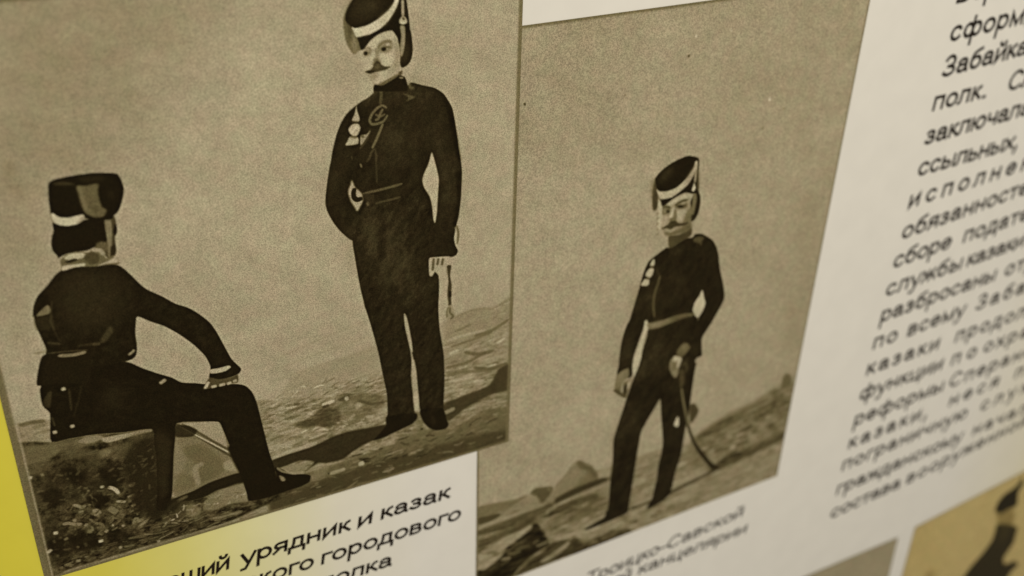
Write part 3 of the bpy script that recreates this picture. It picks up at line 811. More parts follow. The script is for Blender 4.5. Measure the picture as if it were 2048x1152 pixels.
["T",[36.79,123.69,42.59,123.12,50.57,124.32,57.39,124.92,61.94,127.25,66.06,133.2,69.55,139.11,72.68,142.85,78.65,147.75,83.96,153.0,89.58,156.61,94.39,161.41,99.13,167.64,101.98,174.12,104.69,182.56,107.77,192.03,110.58,196.71,112.11,199.6,110.74,201.87,106.69,202.97,100.17,203.05,95.46,200.4,96.53,195.65,96.6,192.77,94.73,186.5,90.12,178.64,84.07,171.0,77.33,164.23,71.17,159.96,65.71,155.74,64.4,160.01,63.49,165.13,63.37,171.43,62.44,176.65,60.53,178.69,56.76,179.3,39.64,177.57,22.68,170.08,23.48,163.26,22.7,157.84,21.38,149.79,21.21,143.83,20.59,145.86,21.95,139.51,24.69,134.38,29.39,130.15,33.44,125.78],8,2.299,3.065,36.603,35,1.022],
["T",[18.84,180.59,40.04,174.96,56.76,179.3,63.43,184.79,70.28,190.04,77.34,194.94,81.52,199.04,88.32,201.53,94.43,204.02,107.87,207.78,113.01,210.29,116.32,215.31,118.09,221.98,119.21,230.61,120.67,243.75,122.17,257.24,123.97,267.8,125.32,278.99,126.95,287.15,117.9,287.24,108.93,287.89,106.53,275.65,103.75,259.18,100.96,244.25,98.14,230.76,96.7,228.75,88.0,225.96,76.28,223.21,74.4,232.26,72.32,242.92,70.1,257.99,68.46,268.19,66.66,272.98,62.63,275.84,59.53,274.64,61.09,265.44,63.54,243.0,63.66,232.75,63.91,222.92,51.0,220.69,36.5,217.39,25.71,216.24,17.19,215.62,17.8,207.67,19.15,198.68,16.73,193.09],6,3.442,2.582,40.04,36,1.147],
["F",[37.96,126.81,47.62,125.71,56.61,130.22,59.6,148.79,52.63,157.51,37.62,154.5,32.75,142.18],55,None,3.848,0.6,1],
["F",[65.03,225.1,63.54,243.0,62.0,261.46,64.06,270.9,70.17,247.41,71.99,232.48],57,None,1.438,0.5,1],
["F",[43.03,193.31,51.74,194.04,53.31,204.05,45.65,205.51],54,None,3.695,0.6,1],
["F",[100.25,247.2,115.59,252.39,122.68,283.85,111.04,284.1],33,None,0.474,1,1],
["F",[124.26,269.7,128.12,271.96,133.14,277.37,140.29,279.92,144.29,282.5,143.36,286.8,137.86,288.51,129.57,288.7,119.53,289.35,108.06,287.79,109.72,279.07,124.08,277.52],32,"boot",0.197,1,1],
["S",[125.56,270.16,128.85,274.13,136.71,278.64],1.306,132,None,0.196,0.75,1],
["F",[126.44,276.1,129.0,278.16,129.71,280.69,127.46,280.45],130,None,0.246,0.8,1],
["F",[60.96,269.72,67.17,272.08,64.06,277.49,59.39,275.69],36,"boot",0.3,0.9,1],
["F",[20.82,166.91,22.73,165.68,31.54,166.53,41.23,167.22,41.46,172.66,38.99,186.53,29.4,184.16,22.65,182.62,16.56,181.9,16.78,178.18,19.2,170.42],36,"pouch",0.148,1,0],
["S",[23.45,165.44,31.54,166.53,41.07,168.25],0.737,72,None,0.147,0.6,1],
["S",[27.84,167.98,34.58,169.31,40.24,169.09],1.73,120,"pouch",0.173,0.85,1],
["S",[43.58,165.73,47.05,166.31],1.499,70,None,0.175,0.7,1],
["S",[18.26,164.01,23.63,164.35],1.205,100,None,0.241,0.5,1],
["F",[16.94,191.86,20.61,186.56,21.93,186.96,19.81,195.53,17.82,194.91],60,None,0.251,0.7,1],
["F",[47.33,164.42,52.58,157.85,53.93,160.85,50.89,164.48,48.57,165.65],66,None,0.501,0.75,1],
["S",[37.38,164.85,45.0,165.75,50.77,165.34],1.246,56,None,0.187,0.6,1],
["S",[24.43,159.6,30.19,162.03],1.209,64,None,0.181,0.6,1],
["F",[22.27,144.61,27.71,140.1,28.92,142.91,27.61,144.69],112,"coat_lining",0.188,0.85,1],
["F",[21.35,146.06,26.9,144.93,28.7,146.23,26.96,152.6,21.66,152.07],52,None,0.473,0.6,1],
["S",[30.05,138.16,27.83,149.41,28.78,153.93],0.949,62,None,0.19,0.5,1],
["S",[28.92,144.93,28.4,154.18,30.4,160.77],0.719,56,None,0.192,0.5,1],
["S",[58.68,176.07,61.09,174.63,61.8,173.73],1.292,130,None,0.155,0.85,1],
["S",[57.11,176.82,59.92,177.79,62.37,174.98],1.036,30,None,0.155,0.8,1],
["S",[29.58,187.42,29.13,194.7,28.62,200.16],1.021,60,None,0.204,0.6,1],
["S",[35.29,187.28,33.16,194.06,29.08,204.09],0.77,54,None,0.205,0.5,1],
["S",[26.22,186.87,28.18,186.91],1.762,150,None,0.164,0.9,1],
["S",[26.67,209.32,28.67,209.4],1.825,150,None,0.17,0.9,1],
["S",[18.5,210.29,20.48,210.37],1.808,150,None,0.168,0.9,1],
["S",[19.6,201.07,20.05,206.89],1.024,64,None,0.166,0.7,1],
["S",[70.96,196.71,74.25,194.99],1.898,150,None,0.19,0.8,1],
["F",[96.55,195.46,100.93,195.74,105.8,195.56,106.89,196.84,103.88,198.53,99.03,198.5,96.31,197.72],160,"cuff",0.169,0.95,1],
["F",[95.63,200.25,100.22,202.57,106.69,202.97,110.03,202.45,109.56,207.28,105.49,206.88,98.16,206.89,91.76,206.47,92.79,204.32],70,"hand",0.228,1,1],
["S",[94.99,202.51,92.58,206.23],1.693,165,"hand",0.169,0.9,1],
["S",[95.8,206.2,98.63,206.24],1.705,150,"hand",0.171,0.9,1],
["S",[99.83,206.4,103.09,206.37],1.715,150,"hand",0.171,0.9,1],
["S",[103.88,206.6,106.36,206.34],1.723,150,"hand",0.172,0.9,1],
["S",[107.21,206.09,109.3,205.71],1.729,140,"hand",0.173,0.9,1],
["F",[36.88,99.62,36.5,103.82,35.49,105.95,34.54,109.68,34.6,113.25,36.07,116.36,36.14,117.49,39.67,116.25,43.73,115.92,49.08,116.26,54.83,114.25,58.39,113.38,59.74,108.84,60.1,101.76,51.46,100.86,40.82,101.1],33,"hair",0.137,1,0],
["F",[58.66,102.27,62.26,100.99,63.18,103.15,63.06,108.71,61.63,112.43,61.19,118.84,59.47,122.57,57.11,122.06,54.36,117.39,51.89,115.65,54.95,113.47,58.05,113.31],66,"cheek",0.164,1,1],
["F",[58.47,102.62,61.04,102.34,60.74,109.04,59.17,118.41,57.45,122.13,58.02,114.92],116,"chin_strap",0.175,0.85,1],
["F",[62.64,105.43,63.2,108.73,62.0,111.3,61.21,109.13],34,None,0.14,0.9,1],
["F",[52.85,113.83,55.73,112.83,58.16,114.95,57.69,118.1,54.36,117.39],96,None,0.351,0.6,1],
["F",[58.93,116.73,61.17,115.58,61.07,119.63,59.19,122.1,58.35,120.69],48,None,0.213,0.9,1],
["F",[36.98,118.48,40.31,116.39,45.06,116.05,48.93,117.2,51.89,115.65,55.02,117.53,56.44,121.91,60.39,120.96,61.57,125.92,57.32,125.4,50.49,124.87,42.55,123.35,36.7,124.24,36.79,121.66],92,"collar",0.164,1,1],
["F",[38.71,118.05,41.64,116.44,46.28,116.87,48.08,118.31,45.85,119.61,41.17,119.4],165,None,0.162,0.9,1],
["F",[38.39,120.0,42.59,118.9,44.42,120.11,40.92,120.96],40,None,0.162,0.8,1],
["F",[47.4,118.32,50.93,117.46,53.34,119.61,52.81,123.17,49.33,123.47,47.04,120.68],62,None,0.281,0.8,1],
["S",[50.78,116.22,54.36,117.39,55.67,120.11],1.875,150,None,0.188,0.8,1],
["F",[36.79,123.69,37.43,121.81,42.09,122.03,46.77,122.41,46.57,123.67,41.86,123.44,38.4,124.05],165,None,0.139,0.9,1],
["F",[51.86,124.85,56.18,123.66,59.13,122.5,60.69,121.35,61.21,125.01,56.74,124.61],160,None,0.19,0.85,1],
["F",[38.22,81.12,40.88,79.55,45.78,79.1,50.67,78.93,57.19,79.19,63.67,80.29,67.04,81.36,68.41,84.72,68.89,89.04,67.63,93.85,65.14,99.26,62.81,101.18,61.37,102.87,57.67,102.55,52.49,101.14,49.95,100.25,43.8,101.38,39.22,101.25,36.75,98.44,36.81,92.33,37.21,87.11],32,"shako",0.135,1,1],
["F",[39.68,81.01,44.48,81.11,48.72,82.98,48.63,83.53,41.05,82.37],60,None,0.328,0.7,1],
["F",[50.48,80.1,60.28,80.66,61.9,83.21,53.21,83.58],46,None,0.689,0.6,1],
["F",[49.34,84.22,53.04,84.68,58.34,84.67,57.65,88.17,57.73,92.03,58.31,96.01,60.06,97.9,58.29,100.7,54.92,100.63,52.45,99.18,50.8,96.91,50.1,92.92,49.78,88.65],92,"shako_flap",0.338,0.9,1],
["F",[49.73,84.85,51.21,85.87,51.83,92.47,52.9,98.48,51.13,96.98,50.1,92.92],116,None,0.695,0.6,1],
["F",[54.01,95.59,56.4,95.26,56.27,98.35,54.31,97.98],70,None,0.454,0.6,1],
["F",[61.78,88.53,63.92,90.07,62.76,93.34],54,None,1.128,0.6,1],
["F",[36.66,96.12,37.63,95.16,39.84,97.5,43.6,98.55,47.61,98.24,49.92,98.3,50.11,100.28,46.98,102.21,42.96,102.46,39.22,101.25,37.26,99.31],170,"shako_band",0.157,1,1],
["F",[49.54,98.61,50.72,99.62,49.12,101.26,47.01,102.02],120,None,0.34,0.6,1],
["F",[191.14,59.58,188.6,61.43,184.44,63.26,181.09,65.2,176.89,68.21,173.85,72.18,171.37,77.06,169.67,82.08,168.17,87.18,167.33,91.26,166.3,94.92,164.61,103.04,163.34,110.49,163.17,114.77,164.08,119.07,166.85,125.54,171.14,132.19,176.04,137.16,171.94,133.25,176.62,137.64,179.68,133.0,183.57,123.0,218.94,131.56,223.04,137.0,222.39,157.79,233.83,159.47,236.72,158.71,237.68,156.18,236.22,152.97,235.25,147.95,236.67,140.61,238.08,135.22,239.45,124.31,239.93,109.83,239.15,102.56,237.92,96.19,237.45,91.76,235.14,77.72,233.79,72.49,229.36,65.28,224.13,61.34,218.08,59.36,211.28,56.91,209.56,58.29,207.97,53.72,202.98,52.32,194.57,56.02,191.2,57.96,191.11,60.33],41,"soldier_figure",0.153,1,0],
["F",[182.97,116.69,197.62,119.39,216.91,112.6,217.5,115.83,220.88,121.85,222.64,130.42,223.5,137.09,223.4,149.35,222.33,164.6,225.73,169.3,226.05,179.36,225.51,189.39,225.93,199.84,226.4,205.41,227.35,211.8,228.81,222.94,229.26,239.58,228.69,255.23,227.64,262.38,213.87,259.25,212.1,243.47,210.86,228.81,208.66,215.3,206.5,203.17,204.73,188.37,204.95,195.55,207.18,207.53,208.52,222.74,207.87,231.22,208.8,244.72,209.89,256.31,210.28,262.71,192.48,258.78,192.65,253.2,192.57,239.86,190.61,226.26,188.33,209.77,184.42,190.33,180.7,174.56,182.07,180.78,179.88,168.54,178.54,158.67,177.31,147.16,176.46,137.34,178.6,128.29],41,"trousers",0.175,1,0],
["F",[204.44,188.8,205.64,190.11,207.1,197.13,208.78,209.0,209.15,215.44,208.01,214.07,206.43,206.28,204.9,197.59],150,"ground",0.194,0.95,1],
["F",[208.53,222.21,210.02,221.01,211.33,230.03,211.84,241.17,212.49,250.31,211.86,258.63,210.16,258.1,209.29,250.47,208.88,240.3],146,"ground",0.223,0.9,1],
["F",[209.05,247.03,211.95,246.78,212.37,258.22,209.86,257.66],158,None,0.348,0.7,1],
["F",[209.36,257.85,212.36,258.44,215.79,267.35,210.21,266.72],96,None,0.53,0.7,1],
["F",[192.39,255.37,210.35,258.73,211.28,263.03,207.7,265.92,197.14,268.28,189.17,270.28,183.3,270.06,187.35,266.23,191.41,261.84],33,"boot",0.279,1,1],
["F",[213.39,257.39,227.64,260.65,230.73,270.34,231.98,274.27,229.67,276.72,223.42,275.88,218.29,271.88,214.79,265.87],33,"boot",0.235,1,1],
["F",[220.43,263.03,223.48,267.46,222.41,271.8,220.38,268.81],44,None,0.72,0.7,1],
["F",[193.85,76.68,204.09,74.04,210.41,79.08,212.42,87.78,205.71,95.26,194.9,95.65,192.65,86.86],60,None,5.438,0.7,1],
["F",[200.26,59.75,212.93,59.76,221.47,66.14,219.22,72.01,204.19,69.95,198.42,65.12],52,None,4.799,0.7,1],
["F",[221.35,77.3,224.45,75.22,227.51,84.09,227.44,96.56,222.97,92.83],69,None,3.92,0.55,1],
["F",[227.43,99.79,233.8,100.81,234.27,114.27,231.94,132.18,227.27,131.29,228.27,113.23],63,None,4.714,0.6,1],
["F",[167.88,92.26,169.57,98.82,168.05,111.35,165.88,113.11,165.43,106.58],63,None,3.211,0.5,1],
["F",[176.98,117.34,180.2,121.47,178.26,126.43,170.37,122.68],30,None,3.335,0.6,1],
["F",[230.24,69.35,234.24,76.58,237.45,91.59,239.34,102.94,237.49,102.64,233.8,86.72],26,None,0.57,0.6,1],
["F",[236.12,109.19,238.91,109.65,238.04,126.82,236.19,140.51,234.77,140.23,237.1,125.72],26,None,0.603,0.6,1],
["F",[180.08,124.11,200.96,126.3,205.88,145.72,209.11,167.52,199.69,173.19,186.82,151.08,179.52,136.6],63,None,6.477,0.65,1],
["F",[192.31,121.08,193.99,123.18,194.99,147.2,191.18,153.91,190.81,138.9],30,None,1.438,0.6,1],
["F",[209.85,129.82,218.94,131.56,219.56,158.15,212.97,160.59],36,None,4.223,0.5,1],
["F",[205.67,155.15,212.93,162.52,214.44,186.7,206.88,184.86],63,None,5.607,0.5,1],
["T",[191.14,59.58,188.6,61.43,184.44,63.26,181.09,65.2,176.89,68.21,173.85,72.18,171.37,77.06,169.67,82.08,168.17,87.18,167.33,91.26,166.3,94.92,164.61,103.04,163.34,110.49,163.17,114.77,164.08,119.07,166.85,125.54,171.14,132.19,176.04,137.16,171.94,133.25,176.62,137.64,179.68,133.0,183.57,123.0,218.94,131.56,223.04,137.0,222.39,157.79,233.83,159.47,236.72,158.71,237.68,156.18,236.22,152.97,235.25,147.95,236.67,140.61,238.08,135.22,239.45,124.31,239.93,109.83,239.15,102.56,237.92,96.19,237.45,91.76,235.14,77.72,233.79,72.49,229.36,65.28,224.13,61.34,218.08,59.36,211.28,56.91,209.56,58.29,207.97,53.72,202.98,52.32,194.57,56.02,191.2,57.96,191.11,60.33],9,3.882,4.991,27.957,31,1.109],
["T",[191.14,59.58,188.6,61.43,184.44,63.26,181.09,65.2,176.89,68.21,173.85,72.18,171.37,77.06,169.67,82.08,168.17,87.18,167.33,91.26,166.3,94.92,164.61,103.04,163.34,110.49,163.17,114.77,164.08,119.07,166.85,125.54,171.14,132.19,176.04,137.16,171.94,133.25,176.62,137.64,179.68,133.0,183.57,123.0,218.94,131.56,223.04,137.0,222.39,157.79,233.83,159.47,236.72,158.71,237.68,156.18,236.22,152.97,235.25,147.95,236.67,140.61,238.08,135.22,239.45,124.31,239.93,109.83,239.15,102.56,237.92,96.19,237.45,91.76,235.14,77.72,233.79,72.49,229.36,65.28,224.13,61.34,218.08,59.36,211.28,56.91,209.56,58.29,207.97,53.72,202.98,52.32,194.57,56.02,191.2,57.96,191.11,60.33],4,1.109,1.386,27.957,33,1.109],
["T",[182.97,116.69,197.62,119.39,216.91,112.6,217.5,115.83,220.88,121.85,222.64,130.42,223.5,137.09,223.4,149.35,222.33,164.6,225.73,169.3,226.05,179.36,225.51,189.39,225.93,199.84,226.4,205.41,227.35,211.8,228.81,222.94,229.26,239.58,228.69,255.23,227.64,262.38,213.87,259.25,212.1,243.47,210.86,228.81,208.66,215.3,206.5,203.17,204.73,188.37,204.95,195.55,207.18,207.53,208.52,222.74,207.87,231.22,208.8,244.72,209.89,256.31,210.28,262.71,192.48,258.78,192.65,253.2,192.57,239.86,190.61,226.26,188.33,209.77,184.42,190.33,180.7,174.56,182.07,180.78,179.88,168.54,178.54,158.67,177.31,147.16,176.46,137.34,178.6,128.29],11,2.871,5.105,32.94,32,1.276],
["T",[182.97,116.69,197.62,119.39,216.91,112.6,217.5,115.83,220.88,121.85,222.64,130.42,223.5,137.09,223.4,149.35,222.33,164.6,225.73,169.3,226.05,179.36,225.51,189.39,225.93,199.84,226.4,205.41,227.35,211.8,228.81,222.94,229.26,239.58,228.69,255.23,227.64,262.38,213.87,259.25,212.1,243.47,210.86,228.81,208.66,215.3,206.5,203.17,204.73,188.37,204.95,195.55,207.18,207.53,208.52,222.74,207.87,231.22,208.8,244.72,209.89,256.31,210.28,262.71,192.48,258.78,192.65,253.2,192.57,239.86,190.61,226.26,188.33,209.77,184.42,190.33,180.7,174.56,182.07,180.78,179.88,168.54,178.54,158.67,177.31,147.16,176.46,137.34,178.6,128.29],7,0.957,1.276,32.94,34,1.276],
["F",[177.72,103.61,178.39,105.44,179.52,108.23,181.55,110.32,182.82,112.37,183.24,115.42,182.97,116.69,179.99,121.34,178.6,118.96,176.66,115.09,175.53,110.54,175.72,108.41,176.89,106.04],146,"backdrop",0.33,1,1],
["S",[179.1,108.15,178.36,110.61,178.44,113.24,180.06,114.93,183.06,114.6],2.751,36,None,0.165,0.95,1],
["F",[222.27,95.7,223.37,98.7,225.12,105.57,226.22,111.53,225.87,117.31,225.45,124.05,224.95,130.85,223.88,136.69,222.83,134.16,222.21,126.66,221.11,121.44,220.0,118.97,217.78,114.98,216.71,110.78,217.66,106.97,220.19,102.11,221.35,98.37],158,"backdrop",0.233,1,1],
["S",[191.04,90.55,191.18,98.2,191.14,107.67],1.095,58,None,0.205,0.7,1],
["S",[190.47,88.61,188.7,90.85,187.29,94.5],1.079,66,None,0.202,0.7,1],
["S",[190.49,88.2,191.58,93.0,191.05,95.88],1.084,62,None,0.203,0.7,1],
["S",[195.55,76.11,193.74,79.96,191.46,84.59,189.21,88.42],1.337,104,"cord",0.174,0.8,1],
["S",[188.78,78.0,186.91,83.07,182.54,87.79],1.062,66,"cord",0.186,0.7,1],
["S",[189.18,89.42,187.34,93.33,185.99,95.22],1.08,64,"cord",0.202,0.6,1],
["F",[206.3,61.73,209.03,62.89,213.27,64.66,211.11,65.59,208.11,66.41,209.85,64.61],84,"shoulder_strap",0.266,0.8,1],
["S",[210.43,57.04,210.81,59.49,212.93,59.96],1.324,96,"shoulder_strap",0.265,0.6,1],
["S",[194.96,56.7,195.23,60.7,194.42,66.2],1.56,76,None,0.208,0.75,1],
["S",[183.17,112.13,187.89,111.89,194.38,111.51,200.94,110.91,205.35,110.36],1.4,82,"belt",0.196,0.85,1],
["S",[189.78,118.83,195.02,118.47,200.3,118.1,204.29,117.71],1.135,72,"belt",0.213,0.7,1],
["F",[183.99,112.93,189.55,113.5,189.39,117.87,185.48,118.48],54,"belt",0.419,0.7,1],
["S",[185.05,118.4,186.35,118.2],2.237,92,None,0.28,0.7,1],
["S",[182.56,96.77,183.41,96.49],2.159,110,"button",0.202,0.8,1],
["S",[178.0,91.61,178.62,91.5],2.13,74,"button",0.24,0.7,1],
["S",[197.91,68.28,195.45,66.74,192.49,67.95,189.9,70.42,188.54,73.47,189.7,75.67,193.04,75.75,196.01,74.94,198.21,71.98],1.318,98,"badge",0.158,0.8,1],
["S",[195.81,68.4,194.03,71.4,193.13,73.31,191.44,73.88],1.318,96,"badge",0.158,0.75,1],
["S",[191.56,70.65,194.0,72.21,196.97,71.4],1.055,90,"badge",0.158,0.7,1],
["F",[181.93,64.52,182.2,67.74,183.09,70.68,183.2,72.71,181.53,73.48,179.34,72.16,180.46,69.91,181.4,67.23],150,"tassel",0.181,0.95,1],
["F",[181.09,74.03,182.7,74.66,183.52,76.82,182.06,79.87,179.96,80.78,177.81,78.42,177.3,76.31,179.02,74.54],160,"tassel",0.183,0.95,1],
["F",[177.91,80.48,181.99,81.5,182.06,84.4,180.18,84.93,175.45,84.61,176.37,82.7],158,"tassel",0.184,0.95,1],
["F",[183.69,80.52,186.59,80.55,188.75,78.81,186.08,82.94,183.45,85.85,183.15,83.32],142,"tassel",0.185,0.9,1],
["S",[178.12,80.51,181.58,81.36],1.313,84,None,0.184,0.8,1],
["S",[183.69,80.52,185.28,82.0],1.322,70,None,0.185,0.7,1],
["S",[179.1,72.93,182.74,73.78],1.3,60,None,0.182,0.7,1],
["S",[178.4,78.92,180.13,77.13,181.83,75.76],1.306,186,None,0.261,0.6,1],
["S",[183.77,30.58,183.34,40.15,183.04,52.4,182.19,65.38],0.401,128,None,0.188,0.45,1],
["F",[183.59,54.88,191.84,51.99,191.59,58.64,189.45,60.75,184.47,62.47],172,None,2.563,0.4,1],
["F",[220.32,157.35,225.23,157.63,232.86,159.06,233.83,164.18,231.41,165.42,228.06,164.1,225.67,163.57,223.75,165.9,221.81,168.91,220.21,168.06,219.89,162.11],150,"hand",0.188,1,1],
["S",[222.86,157.89,222.13,165.54],1.559,70,None,0.203,0.8,1],
["S",[225.7,158.5,225.01,162.74],1.562,70,None,0.203,0.8,1],
["S",[228.55,159.12,227.87,163.37],1.568,70,None,0.204,0.8,1],
["F",[230.93,164.33,233.63,164.93,232.86,170.9,233.83,177.34,233.44,184.14,233.64,190.34,231.67,190.07,230.9,181.51,231.69,174.64,230.73,168.44],56,"sabre",0.209,0.95,1],
["S",[230.74,165.47,231.3,173.55,230.7,182.48,231.67,189.35],0.966,150,None,0.193,0.6,1],
["S",[232.86,180.95,233.05,185.07],1.626,34,None,0.195,0.8,1],
["F",[231.87,190.43,233.84,190.39,236.02,196.63,234.84,200.51,231.86,199.77,230.08,196.71],128,"sabre_knot",0.331,0.9,1],
["S",[232.85,191.18,232.85,195.32,234.83,197.9,232.85,199.49],1.325,80,None,0.215,0.8,1],
["S",[231.87,190.94,230.88,193.8,230.87,197.95],0.989,84,None,0.214,0.7,1],
["S",[236.0,141.42,237.16,145.46,236.69,150.17],1.24,140,"sabre",0.233,0.7,1],
["S",[236.86,140.64,237.93,145.62,237.28,152.22],1.242,70,"sabre",0.233,0.7,1],
["F",[205.22,30.2,209.36,28.72,211.39,30.82,212.22,34.71,212.52,40.91,211.73,45.11,209.78,47.82,206.82,48.93,204.78,47.05,205.37,40.52,204.69,34.7],40,"hair",0.166,1,1],
["F",[207.52,37.29,210.0,37.55,209.87,43.73,206.88,46.51],58,None,0.955,0.6,1],
["F",[182.32,13.7,179.64,17.06,178.05,20.18,177.19,23.37,177.35,27.78,177.92,31.91,179.3,35.78,181.5,39.23,183.9,39.0,186.33,38.05,184.98,32.64,182.09,26.78,181.57,21.23],92,"plume",0.267,0.95,1],
["F",[178.94,19.53,181.34,25.97,180.94,34.46,179.59,29.85],58,None,0.75,0.7,1],
["F",[181.65,27.84,183.37,33.22,183.52,38.5,181.92,38.7,180.54,34.42],124,None,0.761,0.6,1],
["F",[182.32,13.7,178.97,18.81,178.37,23.12,181.31,26.7,183.83,31.78,185.54,37.97,187.15,37.58,190.5,33.97,194.62,31.39,198.69,30.3,201.95,30.32,204.51,33.92,205.86,37.11,208.88,32.08,211.18,30.79,210.87,25.85,210.36,20.94,209.64,16.07,208.71,12.32,205.74,10.07,197.8,8.53,189.13,9.26,184.77,11.04],36,"shako",0.16,1,1],
["F",[184.72,12.11,193.75,11.44,195.91,17.43,193.37,21.6,186.15,23.86,181.5,22.68,181.32,18.3],57,None,3.376,0.7,1],
["F",[191.21,15.92,194.35,16.56,193.47,19.04,191.08,19.19],62,None,1.202,0.5,1],
["F",[197.33,22.71,205.47,20.5,205.63,30.24,199.53,29.63],32,None,1.233,0.7,1],
["F",[181.32,26.52,183.25,27.19,189.21,26.37,194.88,23.96,199.8,20.72,202.71,17.67,203.78,15.56,205.71,15.73,204.92,18.23,202.8,21.74,199.86,25.36,195.52,28.67,190.63,30.61,187.43,31.03,183.65,31.39,182.45,29.03],178,"shako_band",0.16,1,1],
["F",[194.88,23.96,199.8,20.72,202.71,17.67,204.92,18.23,199.86,25.36,197.17,27.52],156,None,0.917,0.6,1],
["F",[182.39,28.66,190.68,29.49,190.63,30.61,183.65,31.39],168,None,0.49,0.5,1],
["S",[207.61,15.89,207.72,19.96,207.63,23.67],1.489,150,"cord",0.174,0.85,1],
["S",[208.83,16.0,208.93,20.81,209.06,23.81],0.995,52,None,0.174,0.8,1],
["F",[207.43,23.65,208.85,24.35,209.83,26.13,209.6,27.24,207.74,27.81,205.91,27.07,205.75,25.36],150,"cord",0.163,0.95,1],
["F",[207.41,24.21,208.63,24.7,208.4,25.8,207.38,25.52],64,None,0.188,0.85,1],
["F",[206.53,26.75,209.41,26.65,207.74,27.62],180,None,0.151,0.8,1],
["F",[206.08,28.4,208.34,28.62,208.67,32.06,208.34,37.38,207.19,42.26,206.12,43.31,205.83,38.64,206.59,32.99],140,"chin_strap",0.229,0.85,1],
["F",[187.35,37.6,190.5,34.05,194.62,31.46,198.69,30.37,201.95,30.32,203.5,33.05,205.04,37.02,205.82,42.11,205.42,46.34,205.99,48.75,204.68,50.95,202.97,52.52,198.77,53.86,194.59,55.31,192.1,55.91,190.57,53.17,188.63,50.59,187.16,48.86,186.78,46.5,185.71,43.31,183.82,40.81,183.5,38.88,185.54,37.97],150,"face",0.202,1,1],
["F",[183.5,38.88,185.92,38.39,188.54,42.87,190.0,46.88,187.11,48.08,186.78,46.5,185.71,43.31],154,None,0.463,0.9,1],
["F",[189.64,35.39,192.96,32.72,197.05,31.07,201.12,30.73,203.11,32.63,203.6,36.87,201.01,34.5,196.96,33.89,194.46,35.71,192.33,38.71,190.38,36.98],164,None,0.388,0.85,1],
["F",[202.47,33.33,205.04,37.02,205.73,42.49,204.72,49.39,201.73,52.17,200.58,48.9,202.75,45.26,203.32,39.91],128,None,0.682,0.8,1],
["F",[195.48,41.35,199.17,40.99,202.43,42.12,201.5,45.89,198.57,47.1,196.17,45.28],168,None,0.789,0.85,1],
["F",[186.9,43.45,190.21,41.53,191.72,44.38,189.59,46.83,187.16,46.93],160,None,0.671,0.7,1],
["F",[194.2,37.39,195.67,36.03,198.96,34.86,201.39,35.49,202.15,37.48,200.85,39.64,198.37,40.52,195.13,39.97,193.46,41.12,193.34,38.82],116,None,0.466,0.85,1],
["S",[194.3,37.97,195.25,36.36,197.32,35.26,199.77,34.94,201.59,35.7],1.281,92,None,0.251,0.75,1],
["F",[198.3,36.31,199.33,35.85,200.54,36.36,200.11,37.26,198.68,37.03],160,None,0.202,0.8,1],
["S",[195.38,38.47,197.24,37.72,199.27,37.86,201.3,38.35],0.782,78,None,0.189,0.8,1],
["F",[196.2,38.18,197.32,37.73,198.52,38.24,198.24,39.35,197.0,39.79,196.05,39.12],38,"eye",0.202,0.95,1],
["S",[195.54,39.82,197.96,40.4,200.45,39.59],0.505,112,None,0.253,0.6,1],
["F",[186.71,38.48,189.14,37.98,190.93,38.56,190.25,40.39,188.61,41.16,187.02,40.79],112,None,0.387,0.8,1],
["S",[187.15,37.58,189.18,37.04,190.93,38.56],0.772,96,None,0.224,0.7,1],
["F",[186.8,39.17,187.83,38.6,188.92,39.4,188.72,40.37,187.74,40.79,186.88,40.16],44,"eye",0.199,0.95,1],
["F",[192.36,37.95,194.15,38.91,194.44,42.0,195.76,45.23,193.73,45.0,192.83,41.82],118,None,0.466,0.75,1],
["F",[190.87,40.07,192.32,39.09,192.83,41.82,192.34,44.07,190.72,43.88],166,None,0.314,0.7,1],
["F",[192.2,42.32,194.0,43.1,195.15,45.16,192.47,46.01,191.05,45.84],92,None,0.316,0.7,1],
["F",[192.1,45.0,193.36,43.99,194.96,44.75,195.93,46.22,197.74,47.32,200.53,47.64,198.52,48.85,195.21,49.24,192.34,49.56,189.47,49.91,186.93,48.6,189.95,47.96,191.3,46.65],58,"moustache",0.203,0.92,1],
["F",[192.05,46.35,194.12,45.43,195.08,47.09,193.2,48.22],82,None,0.317,0.7,1],
["F",[187.71,48.35,191.56,48.42,192.35,49.29,189.47,49.84],42,None,0.241,0.8,1],
["F",[189.46,50.3,193.14,49.97,193.89,51.81,191.8,52.93,190.19,52.34],122,None,0.472,0.75,1],
["F",[193.93,50.84,198.06,50.16,198.82,52.21,194.62,54.45,192.97,54.64],162,None,0.685,0.7,1],
["F",[198.93,48.7,203.09,48.02,204.7,50.17,202.13,52.61,199.21,53.05],146,None,0.477,0.7,1],
["S",[187.08,48.85,189.01,51.22,190.94,54.0,192.1,55.91],0.79,132,None,0.255,0.7,1],
["F",[192.93,55.81,198.78,53.78,203.83,51.64,204.64,52.52,199.12,56.19,194.91,58.04,192.08,56.5],96,"neck",0.259,0.85,1],
["F",[191.7,55.66,195.79,56.57,200.41,54.77,204.2,53.26,207.13,53.81,209.14,58.24,208.65,60.99,191.58,58.8],34,"soldier_figure",0.195,1,1],
["F",[204.68,50.95,206.79,50.42,206.32,52.33,204.61,53.7],56,None,0.26,0.8,1],
["F",[205.03,53.56,206.92,53.59,207.11,54.4,205.44,54.2],160,None,0.196,0.7,1]])
